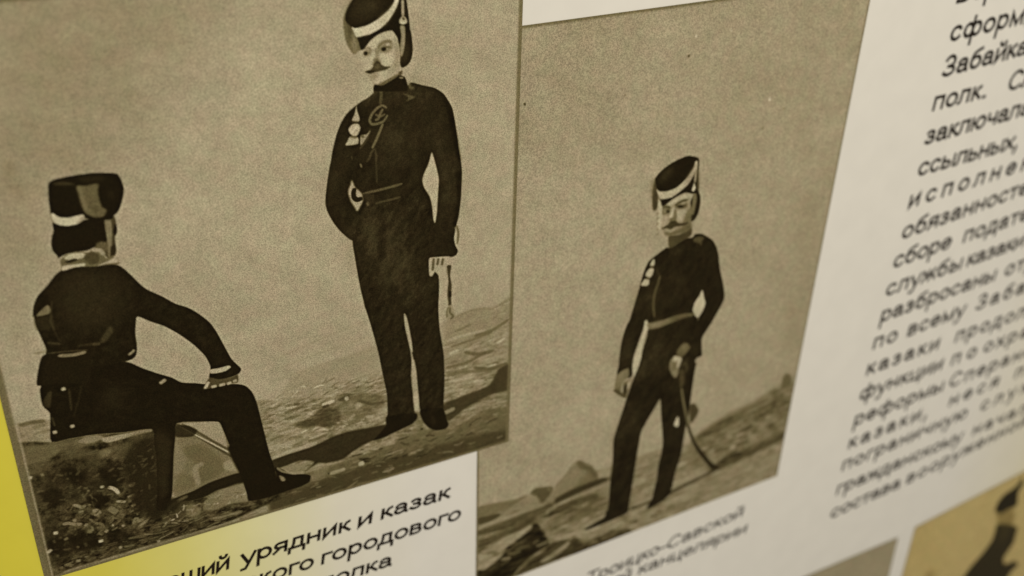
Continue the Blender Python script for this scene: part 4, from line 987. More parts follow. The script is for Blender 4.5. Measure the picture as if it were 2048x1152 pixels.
PIC_RIGHT = dict(quad=[[-22.866,-154.248],[248.561,-159.154],[251.115,234.347],[-20.552,237.043]], size=[271.58,392.4], cell=0.42, ops=[
["F",[-3.75,-8.52,103.83,3.72,93.26,65.64,27.93,78.14,-6.08,71.75],136,None,15.034,0.6,1],
["F",[112.72,-6.21,269.07,3.98,272.07,98.78,193.05,109.02,138.53,57.64],139,None,18.213,0.5,1],
["F",[37.59,79.95,117.31,124.56,110.15,201.48,83.65,256.21,15.71,233.84,19.91,129.32],151,None,18.297,0.6,1],
["F",[191.16,98.5,261.68,111.07,270.12,271.65,214.64,281.34,176.83,158.71],144,None,17.635,0.6,1],
["F",[240.74,135.86,274.79,127.87,267.42,354.86,251.08,349.07],130,None,14.633,0.5,1],
["S",[133.05,30.81,134.42,30.41],1.656,70,None,0.199,0.8,1],
["S",[25.74,42.79,26.95,42.42],1.775,60,None,0.178,0.8,1],
["S",[198.04,85.35,199.58,84.95],1.533,92,None,0.23,0.8,1],
["S",[200.14,66.77,201.66,66.36],2.251,196,None,0.225,0.8,1],
["S",[136.84,19.7,138.2,19.29],1.966,180,None,0.197,0.8,1],
["S",[213.1,74.95,214.66,74.54],1.539,110,None,0.231,0.8,1],
["S",[162.07,19.3,163.48,18.88],2.362,165,None,0.202,0.8,1],
["S",[90.86,47.66,92.18,47.28],1.289,120,None,0.193,0.8,1],
["T",[-6.52,-6.34,268.23,0.88,276.41,300.69,17.14,298.7],7,26.158,16.816,34.667,94,1.121],
["F",[-0.1,316.9,16.15,317.43,34.01,319.86,44.96,321.48,62.27,322.79,79.5,317.0,100.32,320.74,129.42,320.35,145.77,320.67,174.3,325.25,187.86,319.98,206.99,312.25,226.88,307.46,271.62,301.78,291.67,396.0,125.71,392.84,32.71,392.71,-1.9,383.98],122,"ground",0.711,0.9,0],
["T",[-0.1,316.9,16.15,317.43,34.01,319.86,44.96,321.48,62.27,322.79,79.5,317.0,100.32,320.74,129.42,320.35,145.77,320.67,174.3,325.25,187.86,319.98,206.99,312.25,226.88,307.46,271.62,301.78,291.67,396.0,125.71,392.84,32.71,392.71,-1.9,383.98],26,16.126,2.846,-2.911,41,2.371],
["T",[-0.1,316.9,16.15,317.43,34.01,319.86,44.96,321.48,62.27,322.79,79.5,317.0,100.32,320.74,129.42,320.35,145.77,320.67,174.3,325.25,187.86,319.98,206.99,312.25,226.88,307.46,271.62,301.78,291.67,396.0,125.71,392.84,32.71,392.71,-1.9,383.98],16,4.269,1.897,-2.911,45,2.371],
["R",[-0.1,316.9,16.15,317.43,34.01,319.86,44.96,321.48,62.27,322.79,79.5,317.0,100.32,320.74,129.42,320.35,145.77,320.67,174.3,325.25,187.86,319.98,206.99,312.25,226.88,307.46,271.62,301.78,291.67,396.0,125.71,392.84,32.71,392.71,-1.9,383.98],150,[6.64,28.457],[0.949,2.846],[86,150],-2.911,7,0.7,42,None,0.474],
["F",[175.08,322.65,180.23,318.74,190.98,313.92,204.89,310.11,222.35,308.82,239.84,305.98,251.66,304.06,271.29,301.68,276.65,319.43,272.79,346.64,245.11,350.59,222.42,353.0,203.75,358.97,175.43,346.1],104,"hillside",1.045,0.8,1],
["F",[180.66,321.76,194.03,314.96,208.11,311.91,216.97,312.03,201.71,317.61,186.71,323.9],84,None,0.758,0.7,1],
["S",[180.87,323.27,201.95,319.13,221.83,314.39,245.58,312.18,274.63,309.98],7.247,74,None,1.035,0.75,1],
["S",[204.77,309.35,222.35,308.82,244.4,306.03,271.45,302.45],4.142,112,None,0.777,0.6,1],
["S",[227.92,314.99,249.89,310.7,271.58,310.46],3.168,142,None,0.792,0.7,1],
["S",[233.29,319.7,251.71,320.04,272.21,320.93],10.683,72,None,1.656,0.6,1],
["F",[194.68,338.42,212.01,335.79,231.53,335.27,243.91,344.11,221.06,344.98,201.89,346.99],124,None,2.623,0.6,1],
["F",[200.7,358.58,211.41,350.48,224.85,349.35,245.11,350.59,271.41,347.68,273.1,355.95,249.7,358.35,228.43,361.31,205.72,361.99],52,None,1.091,0.8,1],
["F",[222.66,336.61,230.19,336.29,232.66,341.63,226.71,342.51],72,None,0.8,0.6,1],
["F",[249.79,334.17,257.53,333.83,257.11,339.69,252.39,339.55],70,None,0.817,0.6,1],
["F",[178.93,361.19,205.72,361.99,250.01,360.0,274.84,356.56,273.34,389.08,219.99,384.51,181.1,377.0],126,None,1.706,0.7,1],
["F",[246.77,302.49,251.05,301.0,257.46,302.33,257.09,292.94,259.5,289.72,264.53,291.7,267.63,297.66,266.76,302.41,259.26,303.62,250.47,305.84],84,"bush",0.787,0.85,1],
["F",[169.88,289.99,173.85,288.56,179.18,296.54,176.63,303.34,172.81,306.24],56,"bush",0.603,0.9,1],
["F",[1.03,315.47,7.96,315.94,18.51,317.85,30.44,320.61,37.58,318.68,32.92,322.98,21.65,325.96,1.13,325.0],98,"hillside",0.637,0.8,1],
["F",[1.13,325.0,8.11,325.86,14.57,326.48,18.77,329.6,10.55,331.69,1.18,330.5],54,None,0.636,0.8,1],
["F",[19.96,329.4,25.81,325.6,36.48,321.67,46.24,322.81,49.23,335.16,40.65,335.85,28.48,335.01],124,"ground",0.873,0.8,1],
["F",[21.19,331.29,28.33,330.09,33.19,331.39,27.22,333.1],78,None,0.651,0.7,1],
["F",[40.62,319.2,44.73,316.04,52.15,318.27,57.13,319.54,58.58,323.56,53.91,329.35,50.3,331.39,45.67,323.97],72,"bush",0.659,0.9,1],
["F",[52.81,319.22,55.28,319.5,57.35,323.77,54.16,321.82],106,None,0.441,0.7,1],
["F",[0.62,333.02,12.91,331.99,23.57,330.89,36.88,332.9,46.16,335.31,33.34,335.63,20.1,335.7,1.82,336.3],138,None,0.649,0.8,1],
["F",[1.24,336.05,20.1,335.7,36.96,335.03,49.23,335.16,52.92,334.55,59.17,334.98,59.78,346.58,49.69,345.25,37.29,344.33,19.08,343.11,0.1,339.74],66,"ground",0.773,0.85,1],
["F",[52.12,330.73,58.17,327.56,60.26,320.07,65.58,315.25,70.81,309.04,74.34,305.6,78.7,305.18,82.72,308.73,85.53,312.53,88.81,313.76,93.94,321.95,95.67,327.53,86.88,331.18,74.17,332.52,64.79,334.42,55.35,333.43],116,"haystack",0.561,0.95,1],
["F",[76.22,305.62,79.35,305.56,82.72,308.73,88.81,313.76,93.94,321.95,95.0,327.27,90.28,324.75,85.84,316.79,79.17,312.19],78,None,0.903,0.8,1],
["F",[85.99,318.92,94.22,325.56,90.71,330.55,74.17,332.52,70.27,330.97,75.75,327.52],92,None,1.698,0.6,1],
["F",[61.5,331.69,72.68,329.12,83.47,328.43,93.11,327.95,99.65,328.35,105.2,331.91,93.56,333.79,74.35,335.42,60.53,336.93],50,"ground",0.688,0.9,1],
["F",[53.23,341.03,60.64,339.1,74.53,338.33,87.25,336.29,100.13,334.22,106.07,334.38,105.58,336.34,87.47,339.22,71.53,341.39,55.85,343.53],136,None,0.692,0.8,1],
["S",[54.47,340.83,65.12,340.21,73.27,338.53],3.186,160,None,0.569,0.7,1],
["S",[55.89,344.26,68.45,342.99,81.22,342.45,97.01,344.46],7.396,52,None,0.925,0.8,1],
["F",[57.35,348.44,74.9,344.19,94.41,344.87,103.97,348.69,104.86,359.3,82.54,361.87,63.08,360.99,55.14,354.72],88,None,1.455,0.8,1],
["F",[63.08,360.99,82.43,360.35,103.48,358.74,106.51,362.94,89.81,371.6,76.41,368.14],136,None,0.958,0.8,1],
["S",[36.28,350.31,44.87,348.94,49.88,349.62],4.061,118,None,0.564,0.7,1],
["F",[1.45,357.84,7.41,359.07,25.35,352.62,31.35,349.49,42.4,349.19,29.22,360.06,17.11,363.39,17.21,367.79,7.02,374.13,1.58,370.9],136,"ground",0.668,0.85,1],
["F",[1.41,353.54,1.91,345.28,20.32,344.77,40.95,343.59,47.27,346.95,31.35,349.49,10.89,352.03,2.04,357.39],62,None,0.88,0.8,1],
["F",[29.18,358.59,34.0,355.64,43.61,348.27,47.37,349.14,51.42,355.89,55.64,364.98,57.96,373.37,51.04,375.52,42.32,379.08,32.52,386.59,27.64,391.11,-0.75,377.87,1.6,372.36,7.02,374.13,19.63,367.42,23.73,360.54],37,"rock",0.57,0.95,1],
["F",[30.4,358.4,38.0,363.9,45.38,361.28,38.1,366.86,29.4,365.94],58,None,1.412,0.7,1],
["S",[31.53,355.29,37.58,352.15,43.03,349.46],4.049,140,None,0.45,0.8,1],
["F",[7.42,359.79,15.24,360.39,17.18,366.32,11.04,361.41],70,None,0.888,0.6,1],
["F",[50.43,376.0,58.62,373.66,61.33,376.33,53.79,379.73],100,None,0.708,0.8,1],
["F",[58.58,372.9,61.09,371.77,76.94,376.41,79.49,375.27,83.72,379.35,86.68,383.66,100.15,384.17,110.92,382.68,125.09,386.4,129.79,391.48,98.15,393.26,58.18,390.75,32.66,391.18,30.11,389.99,44.9,380.23,53.72,378.2],50,"rock",0.727,0.9,1],
["F",[51.52,386.22,62.93,382.29,73.09,377.74,75.68,377.37,74.0,381.89,65.76,386.57,55.5,388.77],138,None,0.6,0.85,1],
["S",[33.77,386.41,39.92,382.48,44.9,380.23],4.679,88,None,0.585,0.7,1],
["F",[84.98,378.39,94.33,378.64,107.69,376.76,110.86,381.89,94.63,382.55,88.05,384.25],128,None,0.986,0.8,1],
["R",[83.83,380.9,189.5,381.89,195.0,388.78,97.9,390.08],50,[2.583,8.267],[1.55,3.1],[58,116],1.228,20,0.6,43,None,0.413],
["R",[152.61,379.4,256.4,366.97,270.84,391.35,154.51,395.7],50,[4.391,16.466],[1.098,2.195],[96,142],-1.377,10,0.4,44,None,0.549],
["T",[2.44,339.91,45.55,335.62,101.78,338.29,189.89,333.75,257.02,321.8,270.84,391.35,125.71,392.84,32.71,392.71,2.86,378.82],30,6.804,2.43,-2.281,46,2.43],
["T",[180.66,321.76,222.62,310.34,270.6,305.79,272.08,350.97,222.69,354.62,200.45,356.98],34,5.293,3.176,-2.782,47,2.117],
["R",[187.15,326.95,223.15,313.39,269.9,309.92,271.74,349.32,215.14,354.87],70,[4.244,15.915],[1.061,3.183],[58,138],-5.322,14,0.7,48,None,0.531],
["R",[2.47,342.72,45.68,338.49,102.03,341.26,106.57,363.56,57.12,369.3,7.66,376.62],60,[3.667,15.583],[0.917,2.75],[50,140],-2.434,12,0.7,49,None,0.458],
["S",[126.13,368.58,145.55,367.41,165.38,366.21,194.09,362.15,208.73,360.08],3.627,50,None,0.518,0.85,1],
["S",[129.98,365.65,148.15,365.43,169.12,361.63,196.64,359.32],4.109,146,None,0.642,0.6,1],
["F",[125.89,212.56,125.21,217.84,122.62,228.76,122.0,234.79,116.89,251.65,113.6,263.46,111.34,273.15,108.51,284.1,105.77,296.58,106.47,311.9,107.05,333.48,105.9,317.24,106.4,345.88,106.5,362.79,104.16,367.03,123.56,370.54,125.1,365.17,127.23,325.2,128.33,307.37,129.61,296.82,141.82,275.32,142.1,274.35,142.92,275.68,145.62,292.78,149.46,313.52,149.43,324.85,147.95,335.81,148.13,349.33,147.83,350.39,145.55,367.41,144.96,374.75,162.55,366.61,164.68,349.45,168.26,333.18,168.9,306.3,169.87,320.79,169.34,306.45,170.28,292.87,170.14,281.89,170.28,263.17,170.86,252.84,169.19,251.55,170.73,248.12,166.71,215.34,160.21,211.11],38,"trousers",0.303,1,0],
["F",[106.31,360.48,124.54,366.43,123.63,371.32,110.04,372.47,96.59,373.13,87.88,372.43,87.77,370.89,96.27,368.95,104.14,366.72],36,"boot",0.367,1,1],
["F",[145.55,367.41,163.96,366.41,157.49,372.19,147.75,374.36,142.14,374.82,142.56,372.26],36,"boot",0.385,1,1],
["F",[135.15,154.6,133.24,153.87,129.21,155.72,124.1,158.41,120.16,160.82,117.71,165.83,115.99,172.18,114.87,178.74,113.25,186.39,111.1,195.14,109.59,201.32,108.28,203.44,105.91,210.52,104.59,219.17,104.2,228.21,104.26,235.64,103.64,242.43,113.87,248.03,116.48,245.67,115.7,237.88,115.96,231.11,117.76,224.25,120.05,216.36,121.89,210.23,122.09,205.19,125.44,208.51,134.33,209.48,143.14,208.88,152.8,209.09,161.48,210.84,167.49,216.17,159.12,231.93,159.86,242.31,164.07,248.72,170.17,248.93,174.51,248.47,174.89,246.45,173.37,239.24,173.05,232.45,179.19,223.14,184.15,213.89,184.46,213.72,187.09,208.24,187.67,203.47,185.61,195.63,182.13,186.35,179.06,177.31,177.23,169.86,174.61,163.47,170.46,157.37,164.71,152.96,159.9,150.19,155.42,149.46,152.57,151.33,146.89,150.61,139.93,153.75],38,"soldier_figure",0.25,1,0],
["F",[132.9,176.42,145.28,176.04,150.46,191.4,141.79,198.05,130.92,191.03],52,None,7.345,0.7,1],
["F",[116.24,180.24,123.98,178.77,126.64,196.97,115.49,196.32],60,None,5.604,0.6,1],
["F",[136.8,158.06,142.69,156.07,146.82,159.28,140.97,161.85],60,None,1.958,0.6,1],
["F",[107.17,210.88,112.21,212.31,113.44,237.19,107.13,236.52],66,None,4.14,0.5,1],
["F",[123.31,235.18,129.88,237.16,134.77,246.24,129.26,254.78,121.29,252.27,121.64,243.48],72,None,5.186,0.6,1],
["F",[125.01,215.95,144.25,217.73,144.13,237.63,129.74,235.86],57,None,6.827,0.6,1],
["F",[115.31,274.48,125.76,275.33,124.49,288.26,110.69,307.92,108.57,298.93],63,None,5.415,0.5,1],
["F",[138.03,240.87,144.78,242.9,146.09,253.58,139.95,251.68],66,None,4.404,0.5,1],
["F",[131.8,242.79,136.26,247.97,141.67,271.82,131.04,270.99],32,None,5.317,0.6,1],
["F",[158.5,247.04,163.89,247.37,164.12,253.92,159.58,255.14],62,None,1.678,0.5,1],
["T",[135.15,154.6,133.24,153.87,129.21,155.72,124.1,158.41,120.16,160.82,117.71,165.83,115.99,172.18,114.87,178.74,113.25,186.39,111.1,195.14,109.59,201.32,108.28,203.44,105.91,210.52,104.59,219.17,104.2,228.21,104.26,235.64,103.64,242.43,113.87,248.03,116.48,245.67,115.7,237.88,115.96,231.11,117.76,224.25,120.05,216.36,121.89,210.23,122.09,205.19,125.44,208.51,134.33,209.48,143.14,208.88,152.8,209.09,161.48,210.84,167.49,216.17,159.12,231.93,159.86,242.31,164.07,248.72,170.17,248.93,174.51,248.47,174.89,246.45,173.37,239.24,173.05,232.45,179.19,223.14,184.15,213.89,184.46,213.72,187.09,208.24,187.67,203.47,185.61,195.63,182.13,186.35,179.06,177.31,177.23,169.86,174.61,163.47,170.46,157.37,164.71,152.96,159.9,150.19,155.42,149.46,152.57,151.33,146.89,150.61,139.93,153.75],9,3.748,5.829,30.328,51,1.666],
["T",[125.89,212.56,125.21,217.84,122.62,228.76,122.0,234.79,116.89,251.65,113.6,263.46,111.34,273.15,108.51,284.1,105.77,296.58,106.47,311.9,107.05,333.48,105.9,317.24,106.4,345.88,106.5,362.79,104.16,367.03,123.56,370.54,125.1,365.17,127.23,325.2,128.33,307.37,129.61,296.82,141.82,275.32,142.1,274.35,142.92,275.68,145.62,292.78,149.46,313.52,149.43,324.85,147.95,335.81,148.13,349.33,147.83,350.39,145.55,367.41,144.96,374.75,162.55,366.61,164.68,349.45,168.26,333.18,168.9,306.3,169.87,320.79,169.34,306.45,170.28,292.87,170.14,281.89,170.28,263.17,170.86,252.84,169.19,251.55,170.73,248.12,166.71,215.34,160.21,211.11],11,4.201,7.469,34.61,52,1.867],
["T",[125.89,212.56,125.21,217.84,122.62,228.76,122.0,234.79,116.89,251.65,113.6,263.46,111.34,273.15,108.51,284.1,105.77,296.58,106.47,311.9,107.05,333.48,105.9,317.24,106.4,345.88,106.5,362.79,104.16,367.03,123.56,370.54,125.1,365.17,127.23,325.2,128.33,307.37,129.61,296.82,141.82,275.32,142.1,274.35,142.92,275.68,145.62,292.78,149.46,313.52,149.43,324.85,147.95,335.81,148.13,349.33,147.83,350.39,145.55,367.41,144.96,374.75,162.55,366.61,164.68,349.45,168.26,333.18,168.9,306.3,169.87,320.79,169.34,306.45,170.28,292.87,170.14,281.89,170.28,263.17,170.86,252.84,169.19,251.55,170.73,248.12,166.71,215.34,160.21,211.11],6,1.4,1.867,34.61,53,1.867],
["F",[123.15,204.7,124.82,207.44,125.7,209.79,124.8,214.07,123.16,220.92,122.17,229.24,121.68,236.57,119.75,243.52,117.81,248.11,116.03,242.38,116.19,233.35,118.47,225.07,120.7,216.55,121.98,209.96,122.38,206.17],168,"backdrop",0.335,1,1],
["F",[167.38,193.68,169.84,200.64,171.5,204.73,170.1,210.47,166.66,214.96,162.81,210.95,161.34,207.5,162.24,202.27,165.49,197.7],170,"backdrop",0.279,1,1],
["F",[124.13,207.97,129.22,208.78,136.8,208.95,144.35,208.3,153.37,208.51,161.38,210.07,161.68,212.24,153.18,211.94,143.66,212.97,134.83,213.74,126.53,212.74],104,"belt",0.337,0.95,1],
["F",[144.31,207.98,161.38,210.07,161.75,212.75,146.19,212.76],60,None,2.115,0.7,1],
["F",[126.69,208.56,135.57,209.21,136.01,212.97,127.76,212.48],124,None,1.55,0.6,1],
["S",[130.41,173.5,129.52,179.03,127.81,185.54,127.57,194.27,129.72,204.95],2.018,78,None,0.363,0.8,1],
["S",[126.89,166.95,127.93,170.61,130.41,173.5],1.974,54,None,0.395,0.6,1],
["F",[153.97,152.49,159.54,152.07,162.97,153.97,160.22,156.73,155.51,154.53],84,"shoulder_strap",0.599,0.75,1],
["S",[154.46,153.73,159.48,156.0,161.78,158.79],1.603,74,None,0.401,0.6,1],
["F",[123.98,160.06,124.92,161.4,124.82,164.75,122.43,165.01,121.65,163.42,122.88,160.91],165,"tassel",0.272,0.95,1],
["F",[122.53,165.88,124.71,166.98,124.43,170.88,122.15,173.27,118.83,170.63,119.75,168.02],172,"tassel",0.274,0.95,1],
["F",[118.81,173.17,121.95,174.25,122.03,177.7,120.3,178.52,115.9,177.0,117.16,174.76],168,"tassel",0.276,0.95,1],
["S",[119.36,172.75,122.2,173.74],1.965,90,None,0.275,0.8,1],
["S",[121.85,165.15,125.01,166.37],1.952,70,None,0.273,0.7,1],
["F",[103.64,242.43,108.69,239.8,112.56,239.74,113.68,243.54,113.56,246.16,106.66,251.59,102.58,253.47,102.68,247.67],104,"cuff",0.382,1,1],
["F",[104.07,243.69,109.42,240.97,111.09,245.26,105.77,248.64],122,None,1.313,0.6,1],
["F",[113.43,240.32,115.34,240.59,116.29,245.61,115.11,247.78,113.71,246.39],40,None,0.426,0.8,1],
["F",[102.45,253.42,106.66,251.59,112.11,249.38,116.08,249.86,115.63,254.32,113.92,260.2,112.97,263.51,107.39,259.5,103.96,256.34,101.59,254.29],98,"hand",0.344,1,1],
["F",[108.59,252.08,110.15,251.94,110.52,259.1,109.72,260.77,108.05,256.37],158,None,0.43,0.85,1],
["F",[113.28,251.65,115.67,250.18,114.72,255.31,113.21,257.39],160,None,0.431,0.85,1],
["S",[111.0,252.21,111.62,260.74],3.02,46,None,0.431,0.85,1],
["S",[102.5,253.95,108.0,259.25,112.81,263.2],2.586,60,None,0.431,0.8,1],
["F",[151.82,238.97,154.51,234.37,158.27,232.94,161.55,235.16,163.3,238.21,161.07,241.39,156.76,243.95,153.83,241.79],96,"cuff",0.531,0.9,1],
["F",[156.64,233.1,160.86,234.96,159.41,238.98,155.97,237.97],112,None,0.884,0.6,1],
["F",[147.54,244.05,150.75,240.87,154.6,242.66,157.44,245.11,155.91,250.12,155.66,255.89,153.89,260.23,150.03,256.1,147.3,250.08],116,"hand",0.446,0.95,1],
["F",[150.83,241.53,156.89,244.95,155.74,251.37,153.84,252.08,153.83,246.92,149.63,245.01],172,None,0.557,0.85,1],
["F",[149.8,246.34,152.63,247.84,152.97,253.11,150.56,252.37],92,None,0.669,0.6,1],
["F",[150.04,253.5,155.66,255.89,153.86,260.03,151.16,257.1],124,None,0.675,0.6,1],
["F",[159.07,267.6,163.02,276.87,167.18,290.46,170.65,302.7,175.53,315.66,182.28,328.11,190.5,339.85,199.72,352.18,206.29,357.95,200.82,359.39,192.55,348.77,183.37,335.78,176.57,323.18,171.41,311.39,166.7,297.19,162.53,283.46,159.56,274.41],44,"sabre",0.395,1,1],
["S",[160.14,270.6,163.81,283.89,167.52,296.08,171.25,307.11],1.659,122,None,0.427,0.7,1],
["S",[172.48,308.94,178.4,320.96,185.98,333.8],1.246,92,None,0.448,0.5,1],
["S",[156.4,252.34,160.32,249.65,163.15,255.71,160.19,258.72],2.261,66,"sabre",0.452,0.7,1],
["S",[157.48,254.49,160.15,264.5,160.17,269.81],4.11,74,"sabre",0.548,0.7,1],
["F",[160.0,295.61,161.72,298.27,162.19,303.98,160.39,305.03,157.82,302.19,158.35,299.88],182,"sabre_knot",0.382,0.95,1],
["F",[133.61,147.04,134.68,145.91,141.49,146.89,148.63,145.17,151.57,144.16,152.16,149.29,147.61,151.33,139.93,153.75,135.51,155.07],64,"neck",0.351,1,1],
["F",[134.34,148.03,140.46,148.32,139.86,153.18,135.74,154.45],78,None,1.206,0.6,1],
["F",[147.15,127.19,150.92,119.41,153.66,119.43,155.54,123.55,156.26,128.55,155.63,134.39,153.6,138.33,151.01,139.69,149.0,136.25],38,"hair",0.25,1,1],
["F",[118.71,103.15,117.72,107.05,117.25,111.59,117.85,116.91,119.18,124.53,121.29,125.61,122.53,124.18,122.63,119.98,122.11,112.57,121.96,106.34],58,"plume",0.474,0.95,1],
["F",[115.19,105.02,118.18,103.56,117.96,111.74,117.85,115.87,116.49,116.63],112,None,1.12,0.6,1],
["F",[118.78,103.78,122.34,99.77,127.75,96.73,134.44,94.42,141.45,93.36,146.22,94.54,150.17,96.39,151.23,99.56,151.5,104.79,152.27,110.17,152.94,113.98,153.43,119.91,149.2,120.13,144.75,118.49,141.15,118.5,135.38,120.08,129.82,123.06,126.7,124.1,124.68,121.99,123.34,118.03,120.86,111.8],34,"shako",0.222,1,1],
["F",[123.06,100.93,129.07,97.99,131.79,101.06,127.79,106.45,122.09,107.4],60,None,1.793,0.6,1],
["F",[120.5,111.21,123.37,113.34,128.74,114.21,135.69,113.2,142.25,108.85,146.34,103.92,147.72,100.97,147.84,98.42,149.38,97.93,149.79,100.84,149.09,104.34,147.5,107.94,144.11,112.87,138.49,116.49,132.88,119.04,128.16,119.12,123.97,118.48,121.89,114.6],160,"shako_band",0.24,1,1],
["F",[142.25,108.85,147.72,100.97,149.38,97.93,149.09,104.34,144.11,112.87],120,None,1.149,0.6,1],
["S",[149.49,98.73,149.55,105.46,149.69,112.82],1.489,150,"cord",0.242,0.85,1],
["F",[149.07,112.69,150.77,116.2,149.58,118.5,147.93,117.48,148.52,115.22],180,"cord",0.264,0.95,1],
["S",[150.85,103.63,152.18,111.2,153.02,118.77],2.255,92,None,0.376,0.6,1],
["S",[150.73,120.17,151.23,125.89,150.75,131.18,150.35,134.9],3.068,112,"chin_strap",0.345,0.85,1],
["F",[126.7,124.1,129.84,123.16,135.38,120.08,141.16,118.61,144.17,118.69,147.32,124.01,149.02,129.74,149.94,138.64,151.29,143.88,148.26,144.32,142.32,145.75,135.06,146.05,132.54,145.21,129.89,143.24,127.68,139.75,125.71,138.23,125.17,131.12,124.95,125.75],128,"face",0.304,1,1],
["F",[129.84,123.16,135.43,120.4,141.22,119.04,144.23,119.12,145.8,122.63,140.46,122.33,135.86,123.78,132.43,124.93],158,None,0.469,0.9,1],
["F",[124.27,123.49,126.21,124.95,127.87,133.85,127.0,139.06,125.52,137.65],158,None,0.469,0.8,1],
["F",[127.23,131.03,132.12,132.08,131.99,135.82,128.43,138.56],146,None,0.586,0.85,1],
["F",[137.55,130.01,142.61,129.47,145.8,130.68,145.78,135.01,143.13,137.98,138.82,135.14],156,None,0.707,0.9,1],
["F",[145.0,133.76,148.71,129.67,150.58,138.77,150.73,144.31,144.85,146.32,143.13,142.63],92,None,1.033,0.85,1],
["F",[129.86,142.96,134.67,142.94,141.95,142.92,150.41,142.03,151.12,144.95,142.4,146.32,135.09,146.33,131.92,145.07],84,None,0.715,0.8,1],
["S",[133.49,133.45,134.54,129.91,135.63,126.66],2.493,166,None,0.34,0.85,1],
["F",[135.85,127.51,137.99,130.1,138.56,134.54,136.65,134.67,135.96,130.21],88,None,0.474,0.75,1],
["S",[136.08,125.53,138.87,123.98,142.38,123.26,145.57,123.65],1.774,60,None,0.283,0.85,1],
["F",[136.41,125.76,140.24,125.22,145.12,125.7,145.89,127.74,143.74,128.9,140.04,128.28,137.47,127.05],74,None,0.474,0.85,1],
["F",[138.23,125.98,141.58,126.3,143.21,127.18,141.82,128.12,139.02,127.37],40,"eye",0.284,0.9,1],
["S",[141.16,125.41,143.87,125.33],1.023,140,None,0.227,0.7,1],
["S",[126.51,125.01,129.43,124.67,132.94,126.63],1.755,70,None,0.28,0.85,1],
["F",[126.71,126.65,130.19,126.05,133.07,127.73,132.39,129.45,130.05,129.76,127.37,129.72],84,None,0.469,0.8,1],
["F",[129.78,127.56,131.85,127.47,132.48,129.21,130.58,129.23],44,"eye",0.282,0.9,1],
["F",[127.47,127.08,129.39,126.79,129.58,128.32,127.85,128.75],132,None,0.355,0.7,1],
["F",[132.94,133.87,136.5,133.56,138.96,136.26,137.69,138.15,133.9,136.78],82,None,0.476,0.7,1],
["F",[127.34,139.41,131.63,137.8,133.8,135.95,136.2,135.93,138.37,136.4,140.11,138.14,143.9,139.24,148.22,139.47,146.57,140.92,141.67,140.77,137.39,140.54,134.46,141.26,131.3,140.01,128.6,139.96],54,"moustache",0.306,0.95,1],
["F",[132.09,141.55,136.91,141.53,140.51,141.23,138.32,143.1,134.78,143.85,132.54,142.74],138,None,0.423,0.8,1],
["F",[133.12,140.14,136.81,140.68,135.72,141.64,133.57,141.33],64,None,0.306,0.7,1],
["S",[123.46,119.11,124.95,125.75,125.13,133.25,125.84,139.35],2.24,166,"cord",0.28,0.85,1],
["S",[123.27,127.52,123.34,129.13],1.861,112,None,0.279,0.7,1],
["S",[123.66,130.79,123.73,132.41],1.869,112,None,0.28,0.7,1],
["S",[124.1,134.64,124.17,136.27],1.88,112,None,0.282,0.7,1],
["S",[124.55,138.52,124.63,140.16],1.89,112,None,0.284,0.7,1],
["S",[124.94,141.86,125.02,143.51],1.899,112,None,0.285,0.7,1]])
PIC_LOW = dict(quad=[[260.061,371.596],[430.027,375.031],[441.265,594.743],[271.3,591.309]], size=[170.0,220.0], cell=0.8, ops=[
["F",[47.01,2.29,173.16,1.94,173.8,58.9],134,None,15.532,0.5,1]])
PIC_OCHRE = dict(quad=[[451.625,371.369],[750.601,346.6],[756.084,566.531],[457.108,591.3]], size=[300.0,220.0], cell=0.6, ops=[
["F",[-0.99,64.12,0.67,2.65,31.82,1.99,48.9,58.16,34.49,83.27],150,None,16.87,0.5,1],
["F",[135.11,64.31,141.67,64.31,159.97,75.54,175.77,88.91,176.93,101.82,178.05,111.44,173.65,119.45,168.75,129.55,175.41,141.19,193.33,145.95,201.32,157.26,192.12,163.07,190.35,178.93,209.73,239.5,98.78,175.71,99.71,134.0,105.51,121.6,113.63,110.76,126.62,98.49,135.84,84.35],44,"soldier_figure",0.994,1,1],
["F",[130.49,39.58,149.79,47.83,162.81,63.83,162.9,76.98,139.29,64.21,130.38,52.29],112,"face",1.399,0.9,1],
["F",[123.5,39.37,124.1,28.11,130.65,20.81,143.69,18.61,149.31,15.0,152.58,8.25,157.79,18.92,154.99,30.16,159.84,49.44,147.61,48.27,136.06,48.65],36,"shako",0.909,1,1],
["F",[38.02,80.39,47.32,82.1,56.15,96.73,41.84,93.38],112,None,3.325,0.6,1],
["F",[143.57,69.59,162.94,83.62,156.19,104.78],58,None,3.575,0.6,1]])
